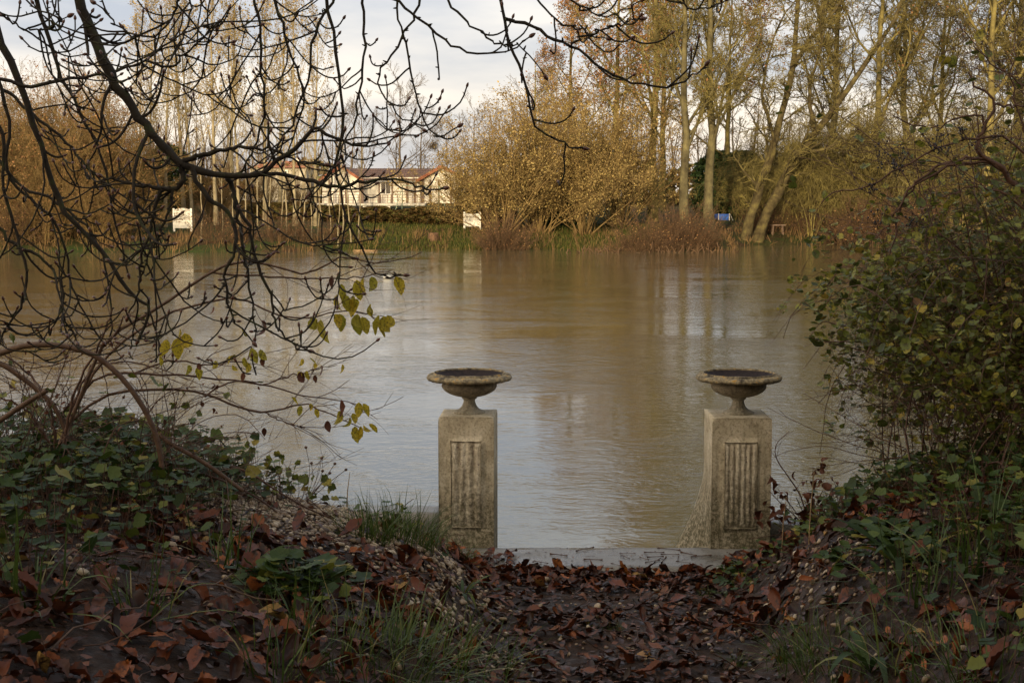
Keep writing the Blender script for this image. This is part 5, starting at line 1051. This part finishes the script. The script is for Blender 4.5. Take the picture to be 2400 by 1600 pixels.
    S1, R1 = grow(PS[left], RS[left], 3, .32, .95, 42, 12, labs=(.20, .60), wob=.12, up=-.10, upgain=.040, K=12, rr=.5, rmin=.0036, rmax=.0068, tip=.6, r=r, flat=.5)
    S2, R2 = grow(S1, R1, 2, .3, .95, 48, 12, labs=(.08, .26), wob=.10, up=-.03, upgain=.06, K=9, rr=.8, rmin=.0029, tip=.85, r=r, flat=.6)
    S3, R3 = grow(S2, R2, 1, .3, .9, 50, 14, labs=(.02, .08), wob=.10, up=.02, upgain=.06, K=6, rr=.9, rmin=.003, tip=.9, r=r)
    S4, R4 = grow(PS[right], RS[right], 3, .45, .95, 45, 14, labs=(.08, .24), wob=.09, up=-.04, upgain=.07, K=9, rr=.7, rmin=.0034, rmax=.006, tip=.8, r=r, flat=.6)
    S5, R5 = grow(PS[left], RS[left], 5, .3, .98, 50, 12, labs=(.06, .24), wob=.10, up=-.03, upgain=.06, K=9, rr=.7, rmin=.0034, rmax=.0055, tip=.8, r=r, flat=.6)
    def keep(S, R):
        e = S[:, -1]+off; px = 1200+FPX*e[:, 0]/e[:, 1]; py = 459-(e[:, 2]-CAM_Z)/e[:, 1]*FPX
        k = ~((px > 900) & (py > 480)) & (py < 850); return S[k], R[k]
    S1, R1 = keep(S1, R1); S2, R2 = keep(S2, R2); S3, R3 = keep(S3, R3); S4, R4 = keep(S4, R4); S5, R5 = keep(S5, R5)
    gb = Geo()
    for S, R, n in ((S1, R1, 6), (S2, R2, 5), (S3, R3, 5), (S4, R4, 5), (S5, R5, 5)): g.tubes(S, R, n); buds(gb, S); knobs(g, S, len(S)*3, r, .003)
    knobs(g, PS, 500, r, .005); buds(gb, PS, .0075, .026)
    nf = sum(len(x) for x in g.F); nb = sum(len(x) for x in gb.F)
    link('twigs', mesh_np('twigs', np.concatenate(g.V+gb.V), np.concatenate([np.concatenate(g.F), np.concatenate(gb.F)+g.n]), [M_NEARBARK, M_BUD], True, np.concatenate([np.zeros(nf), np.ones(nb)])), root)
chestnut()
# ================================================================== LEFT HAZEL SHRUB WITH THE LAST YELLOW LEAVES
HZ = [strip_leaf(9, .56, .45, .14, c, .06, .12, 1.5, 5, i+3) for i, c in enumerate((.15, .4, .7, .0))]
def droop_leaves(pts, Y, size, r):
    """hanging leaves: base at the point, tip down"""
    g = Geo()
    for (px, py, L, a) in pts:
        b = P(px, py, Y); yaw = r.uniform(-1.3, 1.3); T, F = HZ[r.integers(0, 4)]; an = R_(a); tp = r.normal(0, .2)
        X0 = np.array([math.cos(yaw), math.sin(yaw), 0]); Yd = np.array([math.sin(an), tp, -math.cos(an)]); Yd /= np.linalg.norm(Yd); Z0 = np.cross(X0, Yd); Z0 /= np.linalg.norm(Z0); X0 = np.cross(Yd, Z0)
        s_ = L*Y/3333; stamp(g, T, F, b[None], np.stack([X0, Yd, Z0], 1)[None], np.array([s_]))
    return g
def hazel():
    r = np.random.default_rng(210); b0 = P(150, 1010, 6.2); root = empty('hazel_shrub', b0.tolist()); tag(root, 'leaning hazel shrub on the left bank with a few last yellow leaves over the water', 'shrub'); Y = 6.0
    S = [([(140, 1040), (200, 900), (250, 800), (330, 745), (420, 690), (490, 640), (560, 612), (640, 622), (700, 640), (760, 628), (800, 600), (870, 615), (940, 610), (990, 590)], 6, 1.2),
         ([(490, 637), (590, 645), (680, 650), (760, 652), (830, 650), (880, 640), (920, 632)], 3.5, 1.),
         ([(150, 1030), (220, 870), (300, 790), (380, 745), (460, 715), (560, 700), (640, 735), (720, 745), (800, 728), (860, 735), (890, 760)], 5, 1.2),
         ([(165, 990), (240, 930), (330, 912), (420, 915), (500, 930), (580, 957), (620, 966), (670, 955), (700, 945), (740, 955), (790, 975), (840, 1000), (865, 1012)], 5, 1.2),
         ([(620, 966), (665, 990), (715, 1002)], 2, 1.),
         ([(150, 960), (230, 885), (320, 875), (420, 880), (520, 890), (620, 900), (700, 925), (770, 935), (830, 945), (858, 958)], 4.5, 1.),
         ([(480, 930), (540, 895), (620, 900), (680, 880), (730, 868), (790, 855)], 3, 1.),
         ([(300, 880), (400, 845), (480, 855), (540, 850), (580, 840), (600, 820)], 3.5, 1.),
         ([(160, 1000), (180, 930), (215, 860), (260, 850), (320, 850), (380, 865), (440, 890)], 4, 1.2),
         ([(130, 1050), (120, 960), (60, 870), (-40, 800)], 5, 2), ([(150, 1040), (170, 930), (240, 790), (262, 720)], 5, 2), ([(120, 1040), (60, 960), (0, 930), (-60, 900)], 4, 2), ([(350, 760), (300, 740), (250, 800), (150, 850), (60, 860)], 3, 1.5)]
    K = 22; PS = np.array([resample(pix(p, Y+r.normal(0, .12)), K)-b0 for p, a, b in S]); RS = np.array([np.linspace(a, b, K)*Y/3333*.8 for p, a, b in S]); PS[:, 1:-1] += r.normal(0, .003, (len(S), K-2, 3))
    g = Geo(); g.tubes(PS[:4], RS[:4], 7); link('stem', g.mesh('stem', M_STEM), root)
    g = Geo(); g.tubes(PS[4:], RS[4:], 6); T, TR = grow(PS, RS, 5, .35, .97, 34, 10, labs=(.10, .32), wob=.08, up=-.01, upgain=.01, K=8, rr=.4, rmin=.0018, rmax=.003, tip=.6, r=r, flat=.4); g.tubes(T, TR, 4)
    T2, TR2 = grow(T, TR, 2, .3, .9, 36, 10, labs=(.05, .2), wob=.1, up=0, K=5, rr=.6, rmin=.0013, r=r); g.tubes(T2, TR2, 4); knobs(g, PS, 220, r, .002); link('twigs', g.mesh('twigs', M_STEMRED), root)
    lv = [(836, 656, 50, 10), (852, 650, 45, 0), (870, 648, 45, 15), (800, 665, 40, 0), (790, 690, 42, -5), (808, 690, 42, 10), (822, 700, 45, 5), (828, 692, 40, -10), (927, 648, 48, 25), (870, 712, 30, -15), (835, 700, 32, -5),
          (795, 735, 45, 10), (785, 735, 40, 25), (830, 740, 50, 15), (848, 742, 45, 20), (838, 735, 48, -5), (865, 718, 28, 10), (888, 738, 50, -10), (900, 740, 50, 0), (893, 745, 48, 12), (908, 738, 42, 20), (738, 742, 44, -15), (752, 748, 62, 12),
          (422, 768, 36, -10), (415, 792, 52, 0), (432, 780, 54, 15), (392, 795, 46, -20), (376, 835, 24, 0), (505, 845, 26, 0), (536, 832, 24, 0), (443, 855, 26, 0), (463, 860, 34, 5), (571, 837, 30, 15), (580, 850, 28, 10), (610, 818, 34, 18), (590, 815, 40, 20), (545, 855, 22, 30),
          (708, 840, 22, 0), (725, 838, 24, 45), (735, 852, 20, 40), (702, 870, 28, -5), (718, 868, 24, 10), (802, 853, 26, 5), (682, 930, 26, 50), (706, 950, 26, -15), (728, 945, 18, 5), (738, 958, 24, 25), (795, 962, 40, 5), (825, 968, 30, 30), (820, 978, 30, -5), (841, 942, 38, 0), (850, 945, 36, 30), (832, 998, 42, 5), (846, 998, 36, -10), (852, 995, 32, 30), (866, 992, 32, 35)]
    link('yellow_leaves', droop_leaves(lv, Y, 1, r).mesh('yellow_leaves', L_HAZEL), root).location = (-b0).tolist()
    br = [(779, 645, 34, 0), (499, 718, 26, 0), (617, 752, 44, 5), (569, 872, 24, 0), (615, 838, 22, 0), (705, 870, 34, 0), (738, 878, 20, 8), (752, 855, 38, 12), (799, 935, 44, 3), (768, 985, 30, 0), (606, 905, 10, 0), (384, 828, 16, 0), (466, 850, 20, 0), (619, 1002, 22, 0)]
    link('withered_leaves', droop_leaves(br, Y, 1, r).mesh('withered_leaves', L_WITHER), root).location = (-b0).tolist()
hazel()
def single_stem(name, pts, w0, w1, Y, label, cat, mat, kids=0, K=26, grow_kw=None):
    r = np.random.default_rng(len(pts)*7+int(Y*10)); q = resample(pix(pts, Y), K)[None]; R = np.linspace(w0, w1, K)[None]*Y/3333; g = Geo(); g.tubes(q, R, 9)
    if kids:
        T, TR = grow(q, R, kids, .2, .95, 45, 14, labs=(.15, .5), wob=.1, up=-.03, upgain=.01, K=8, rr=.3, rmin=.0014, rmax=.003, r=r); g.tubes(T, TR, 4); T, TR = grow(T, TR, 3, .2, .9, 45, 14, labs=(.05, .2), wob=.12, up=0, K=5, rr=.6, rmin=.0012, r=r); g.tubes(T, TR, 4)
    return tag(link(name, g.mesh(name, mat)), label, cat)
single_stem('arching_stem', [(-90, 860), (0, 828), (55, 811), (120, 808), (180, 818), (230, 838), (285, 885), (330, 945), (358, 1000), (372, 1050), (380, 1095)], 7.5, 6, 5.7, 'thick smooth brown stem arching over and down into the left bank', 'stem', M_STEM, 0)
single_stem('arching_stem', [(374, 1020), (410, 1045), (455, 1070), (500, 1098), (540, 1128), (570, 1150)], 5.5, 5, 5.9, 'brown stem branching from the foot of the arch, sloping right along the crest', 'stem', M_STEM, 6)
single_stem('arching_stem', [(-80, 830), (0, 852), (45, 880), (90, 915), (125, 950), (150, 1000), (160, 1040)], 7, 5, 6.1, 'second thick stem curving down at the left edge under the arch', 'stem', M_STEM, 8)
single_stem('dead_branch', [(-60, 1020), (0, 985), (60, 945), (110, 915)], 7, 6, 5.9, 'broken dead stick crossing low at the left edge', 'branch', M_STEM, 0)
single_stem('bramble_runner', [(380, 1095), (420, 1080), (500, 1085), (580, 1105), (650, 1150), (720, 1190), (780, 1215)], 3, 2, 6.6, 'thin bramble stem trailing along the left bank crest toward the grass', 'bramble', M_STEMRED, 14)
single_stem('bramble_runner', [(375, 1100), (430, 1100), (520, 1125), (600, 1165), (650, 1200)], 3, 2, 6.4, 'lower bramble stem just beneath the first along the crest', 'bramble', M_STEMRED, 10)
def bank_brambles():
    r = np.random.default_rng(230); root = empty('bramble_tangle', (-2, 6.4, 2)); tag(root, 'tangle of thin bramble shoots and seed heads above the left bank foliage', 'bramble'); off = np.array([-2, 6.4, 2.])
    n = 85; px = r.uniform(-40, 420, n); Yd = r.uniform(5.6, 6.8, n); st = np.array([P(a, 1075+r.uniform(-30, 40), y) for a, y in zip(px, Yd)])-off
    d = np.stack([r.normal(.25, .5, n), r.normal(0, .4, n), np.ones(n)], 1); Pn = march(st, d, r.uniform(.2, .75, n), 11, .12, -.05, -.008, r); Rn = np.full((n, 11), .0019); g = Geo(); g.tubes(Pn, Rn, 4)
    A, Ar = grow(Pn, Rn, 4, .3, .95, 45, 14, labs=(.06, .3), wob=.12, up=0, K=6, rr=.7, rmin=.0012, r=r); g.tubes(A, Ar, 4)
    gl = Geo(); q = A[::2, -1]; 
    for i in range(3): stamp(gl, RL[i][0], RL[i][1], q[i::9], rots(len(q[i::9]), 1.0, r), r.uniform(.03, .06, len(q[i::9])))
    gw = Geo(); q2 = A[1::3, -1]; stamp(gw, HZ[1][0], HZ[1][1], q2, rots(len(q2), 1.6, r), r.uniform(.015, .035, len(q2)))
    link('stems', g.mesh('stems', M_STEMRED), root); link('leaves', gl.mesh('leaves', L_BUSH), root); link('withered_leaves', gw.mesh('withered_leaves', L_WITHER), root)
    # avens seed heads and leafy sprays on the crest
    root = empty('seedhead_plant', P(715, 1180, 7.4).tolist()); tag(root, 'thin dry plant with round brown burr seed heads on the crest left of the grass', 'plant'); b0 = P(715, 1180, 7.4); g = Geo(); gb = Geo()
    for (px, py) in [(717, 1048), (754, 1073), (785, 1086), (811, 1100), (773, 1108), (756, 1103), (730, 1085)]:
        e = P(px, py, 7.4)-b0; q = resample([(0, 0, 0), (e*.5+np.array([.02, .02, .02])), e], 8); g.tubes(q[None], np.full((1, 8), .0016), 4); gb = Geo(); gb.tubes(np.array([[e-[0, 0, .008], e-[0, 0, .004], e, e+[0, 0, .004], e+[0, 0, .008]]]), np.array([[.002, .0075, .009, .0075, .001]]), 8); link('seed_head', gb.mesh('seed_head', M_STEMRED), root)
    link('stems', g.mesh('stems', M_STEMRED), root)
    for j, (pts, lab) in enumerate([([(455, 1060), (470, 1068), (520, 1070), (545, 1065), (572, 1055), (580, 1075), (560, 1090), (585, 1090), (500, 1085)], 'leafy bramble spray with yellow-green leaves above the crest, upper left of two'), ([(630, 1090), (650, 1100), (655, 1080), (665, 1110), (690, 1100), (700, 1125), (640, 1125), (680, 1140), (715, 1140), (650, 1150), (730, 1165), (620, 1140), (700, 1165), (755, 1130), (770, 1160)], 'leafy bramble spray with yellow-green leaves above the crest, lower right of two')]):
        b0 = P(pts[0][0]+30, 1190, 7.0); root = empty('bramble_spray', b0.tolist()); tag(root, lab, 'bramble'); g = Geo(); gl = Geo()
        for k, (px, py) in enumerate(pts):
            e = P(px, py, 7.0+r.normal(0, .06))-b0; q = resample([(0, 0, 0), e*.5+np.array([.03*r.normal(), 0, -.02]), e], 7); g.tubes(q[None], np.linspace(.0022, .0013, 7)[None], 4)
            for m in range(3): stamp(gl, RL[m][0], RL[m][1], (e+r.normal(0, .018, 3))[None], (rots(1, .5, r)[0]@np.array([[1, 0, 0], [0, .4, -.9], [0, .9, .4]]))[None], np.array([r.uniform(.035, .062)]))
        link('stems', g.mesh('stems', M_STEMRED), root); link('leaves', gl.mesh('leaves', L_BUSH), root)
bank_brambles()
# ================================================================== THE BUSH ON THE RIGHT
M_BERRY = plain('black_berries', (.02, .018, .022), .35)
def right_bush():
    r = np.random.default_rng(240); root = empty('clematis_bush', (2.9, 7.3, 1.6)); tag(root, 'big tangled bush with yellow-green leaves and bare shoots spilling over the water at the right', 'bush'); off = np.array([2.9, 7.3, 1.6]); Y = 7.0
    g = Geo(); gl = Geo(); gbk = Geo()
    arcs = [([(2560, 640), (2440, 500), (2364, 413), (2330, 382), (2293, 358), (2290, 325), (2310, 296), (2331, 240), (2290, 205), (2270, 170)], 8, 2.), ([(2364, 413), (2325, 380), (2270, 368), (2215, 392), (2150, 428), (2105, 487), (2100, 545), (2085, 590)], 5, 1.6),
            ([(2500, 520), (2400, 350), (2330, 322), (2260, 330), (2180, 360), (2100, 402), (2020, 440), (1960, 450), (1925, 475)], 3.5, 1.2), ([(2330, 382), (2240, 380), (2180, 400), (2130, 450), (2080, 530), (2050, 560)], 4, 1.3), ([(2310, 300), (2297, 272), (2250, 275), (2200, 300), (2150, 295), (2090, 270)], 3, 1.),
            ([(2331, 245), (2400, 252), (2460, 250)], 3, 1.5), ([(2480, 420), (2400, 300), (2370, 180), (2380, 60)], 3, 1.), ([(2500, 300), (2400, 200), (2300, 130), (2260, 60)], 2.6, 1.), ([(2480, 560), (2380, 470), (2290, 440), (2200, 470), (2150, 520)], 3, 1.2)]
    K = 20; PS = np.array([resample(pix(p, Y), K)-off for p, a, b in arcs]); RS = np.array([np.linspace(a, b, K)*Y/3333 for p, a, b in arcs]); PS[:, 1:-1] += r.normal(0, .006, (len(arcs), K-2, 3)); g.tubes(PS, RS, 7)
    A, Ar = grow(PS, RS, 7, .2, .97, 48, 14, labs=(.2, .7), wob=.1, up=-.02, K=8, rr=.4, rmin=.0016, rmax=.003, r=r); g.tubes(A, Ar, 4); A2, Ar2 = grow(A, Ar, 3, .2, .95, 48, 14, labs=(.08, .3), wob=.12, up=0, K=6, rr=.6, rmin=.0013, r=r); g.tubes(A2, Ar2, 4)
    # body of the bush: shoots from roots on the bank, arching out to the left and over
    n = 460; st = np.stack([r.uniform(2.0, 4.3, n), r.uniform(6.7, 8.6, n), np.zeros(n)], 1); st[:, 2] = near_h(st[:, 0], np.minimum(st[:, 1], edge_y(st[:, 0])))-.1; st -= off
    d = np.stack([r.normal(-.35, .45, n), r.normal(0, .4, n), np.ones(n)], 1); L = r.uniform(1.1, 2.9, n); Pn = march(st, d, L, 14, .09, -.015, -.026, r); Rn = np.linspace(1, .35, 14)[None]*r.uniform(.003, .006, n)[:, None]
    def inside(p):     # world-space hull of the bush
        w_ = p+off; xl = np.interp(w_[..., 2], [1.2, 1.45, 1.75, 2.1, 2.5, 2.75, 2.95, 3.1, 3.25, 3.6], [2.0, 2.0, 2.08, 1.90, 1.79, 1.74, 1.83, 2.03, 2.30, 2.6]); xl = xl+.10*np.sin(w_[..., 2]*9)+.07*np.sin(w_[..., 1]*7+1); return w_[..., 0] > xl
    keep = inside(Pn).mean(1) > .9; Pn, Rn = Pn[keep], Rn[keep]; g.tubes(Pn, Rn, 5)
    B, Br = grow(Pn, Rn, 9, .2, .98, 50, 15, labs=(.2, .75), wob=.13, up=-.07, K=9, rr=.5, rmin=.0016, rmax=.003, r=r); kb = inside(B).mean(1) > .8; B, Br = B[kb], Br[kb]; g.tubes(B, Br, 4)
    C, Cr = grow(B, Br, 4, .2, .95, 55, 15, labs=(.06, .3), wob=.14, up=-.02, K=6, rr=.6, rmin=.0013, r=r); kc = inside(C).mean(1) > .6; C, Cr = C[kc], Cr[kc]; g.tubes(C, Cr, 3)
    print('bush', len(Pn), len(B), len(C))
    allp = np.concatenate([C.reshape(-1, 3), B[:, 2:].reshape(-1, 3)]); allp = allp[r.permutation(len(allp))]; w_ = allp+off
    ins = inside(allp)
    dens = np.interp(w_[:, 2], [1.3, 1.6, 1.95, 2.3, 2.5, 3.0, 3.3, 3.7], [1.2, .7, .35, .9, 1.6, 1.8, 1.6, .4])*np.clip(.65+.75*nz2(w_[:, 0]*1.0+.6*w_[:, 1], w_[:, 2], 5.5, 77), .02, 1); dens = dens*np.where(w_[:, 0] > 2.3, 1., .85)
    q = allp[ins & (r.random(len(allp)) < dens)][:42000]; q = q+r.normal(0, .02, q.shape)
    for i in range(3):
        m = q[i::3]; mm = len(m); R1 = rots(mm, .95, r); stamp(gl, RH[i][0], RH[i][1], m, R1, .018+.040*r.random(mm)**1.3)
    n = 46; st = np.stack([r.uniform(2.2, 3.4, n), r.uniform(6.8, 7.9, n), r.uniform(2.4, 3.0, n)], 1)-off; d = np.stack([r.normal(-.25, .35, n), r.normal(0, .3, n), np.ones(n)], 1)
    U = march(st, d, r.uniform(.6, 1.5, n), 12, .10, -.02, -.012, r); Ur = np.linspace(.004, .0015, 12)[None]*np.ones((n, 1)); g.tubes(U, Ur, 4); U2, U2r = grow(U, Ur, 7, .2, .97, 48, 14, labs=(.12, .5), wob=.13, up=-.03, K=8, rr=.6, rmin=.0014, r=r); g.tubes(U2, U2r, 3)
    U3, U3r = grow(U2, U2r, 3, .2, .95, 50, 14, labs=(.05, .2), wob=.13, up=0, K=5, rr=.7, rmin=.0012, r=r); g.tubes(U3, U3r, 3)
    m = U2[:, 3:].reshape(-1, 3); m = m[(r.random(len(m)) < np.interp(m[:, 2]+off[2], [2.8, 3.3, 3.9], [.5, .28, .03]))]; stamp(gl, RH[2][0], RH[2][1], m, rots(len(m), .9, r), .02+.045*r.random(len(m)))
    # loose sprays beyond the left edge
    for pts in ([(1950, 690), (1920, 730), (1885, 708)], [(1960, 640), (1935, 672), (1915, 660)], [(1990, 800), (1930, 800), (1900, 790)], [(1960, 760), (1925, 755), (1895, 795)], [(2110, 512), (2070, 505), (2110, 520)], [(2150, 600), (2090, 610), (2040, 640)]):
        s_ = resample(pix(pts, 6.9), 8)-off; g.tubes(s_[None], np.linspace(.003, .0015, 8)[None], 4); m = s_[2:]+r.normal(0, .015, (6, 3)); stamp(gl, RH[0][0], RH[0][1], m, rots(6, .7, r), r.uniform(.035, .06, 6))
    mA = A.reshape(-1, 3); mA = mA[(mA[:, 2]+off[2] > 2.9) & (r.random(len(mA)) < .16)]; stamp(gl, RH[1][0], RH[1][1], mA, rots(len(mA), .7, r), r.uniform(.035, .065, len(mA)))
    # long bare shoots reaching left over the water, low down
    n = 26; st = np.stack([r.uniform(1.9, 2.3, n), r.uniform(6.9, 7.8, n), r.uniform(1.6, 2.5, n)], 1)-off; d = np.stack([np.full(n, -1.)+r.normal(0, .3, n), r.normal(0, .3, n), r.normal(.15, .3, n)], 1); D = march(st, d, r.uniform(.2, .75, n), 10, .1, .0, -.006, r)
    D_, Dr = D, np.linspace(.0028, .0012, 10)[None]*np.ones((n, 1)); g.tubes(D_, Dr, 4); E, Er = grow(D_, Dr, 5, .2, .9, 45, 12, labs=(.05, .25), wob=.12, up=0, K=6, rr=.6, rmin=.0011, r=r); g.tubes(E, Er, 3)
    # umbels of dark berries on the high arches
    gs = Geo()
    for (px, py) in [(2060, 362), (2190, 335), (2195, 320), (2210, 345), (2050, 435), (2110, 368), (2100, 395), (2145, 520), (2060, 515), (2345, 310), (2260, 312)]:
        gs = Geo(); c = P(px, py, Y)-off; m = 12; e = c+r.normal(0, 1, (m, 3))*np.array([.03, .03, .028]); bs = np.repeat((c-[0, 0, .05])[None], m, 0); dd = (e-bs)/np.linalg.norm(e-bs, axis=1, keepdims=True)
        gs.tubes(np.stack([bs, (bs+e)/2, e-dd*.006, e-dd*.003, e+dd*.002, e+dd*.005], 1), np.tile([0, .0011, .0012, .0052, .0052, .0008], (m, 1)), 7); me = gs.mesh('berry_cluster', M_BERRY)
        bm = bmesh.new(); bm.from_mesh(me); bmesh.ops.remove_doubles(bm, verts=bm.verts, dist=1e-5); bm.to_mesh(me); bm.free(); link('berry_cluster', me, root)
    link('stems', g.mesh('stems', M_STEMRED), root); link('foliage', gl.mesh('foliage', L_BUSH), root)
right_bush()
def dry_shrub():
    r = np.random.default_rng(250); b = P(1895, 1250, 8.1); root = empty('withered_shrub', b.tolist()); tag(root, 'small withered shrub with curled dark red leaves between right pedestal and bush', 'shrub'); g = Geo(); gl = Geo()
    n = 9; Pn = march(np.zeros((n, 3)), np.stack([r.normal(-.1, .5, n), r.normal(0, .3, n), np.ones(n)], 1), r.uniform(.2, .42, n), 8, .1, 0, r=r); Rn = np.full((n, 8), .0025); g.tubes(Pn, Rn, 5); A, Ar = grow(Pn, Rn, 5, .2, .95, 45, 12, labs=(.05, .2), wob=.15, up=0, K=5, rr=.6, rmin=.0014, r=r); g.tubes(A, Ar, 4)
    e = resample(pix([(1895, 1250), (1880, 1170), (1850, 1120), (1820, 1075), (1820, 1040), (1850, 1010)], 8.1), 14)-b; g.tubes(e[None], np.linspace(.005, .0018, 14)[None], 5); A2, Ar2 = grow(e[None], np.full((1, 14), .003), 14, .15, .95, 55, 12, labs=(.03, .16), wob=.1, up=0, K=5, rr=.5, rmin=.0012, r=r); g.tubes(A2, Ar2, 4)
    q = np.concatenate([A[:, -1], A[::2, 2]]); stamp(gl, HZ[2][0], HZ[2][1], q, rots(len(q), 1.4, r), r.uniform(.03, .08, len(q))); link('stems', g.mesh('stems', M_STEMRED), root); link('withered_leaves', gl.mesh('withered_leaves', L_WITHER), root)
dry_shrub()
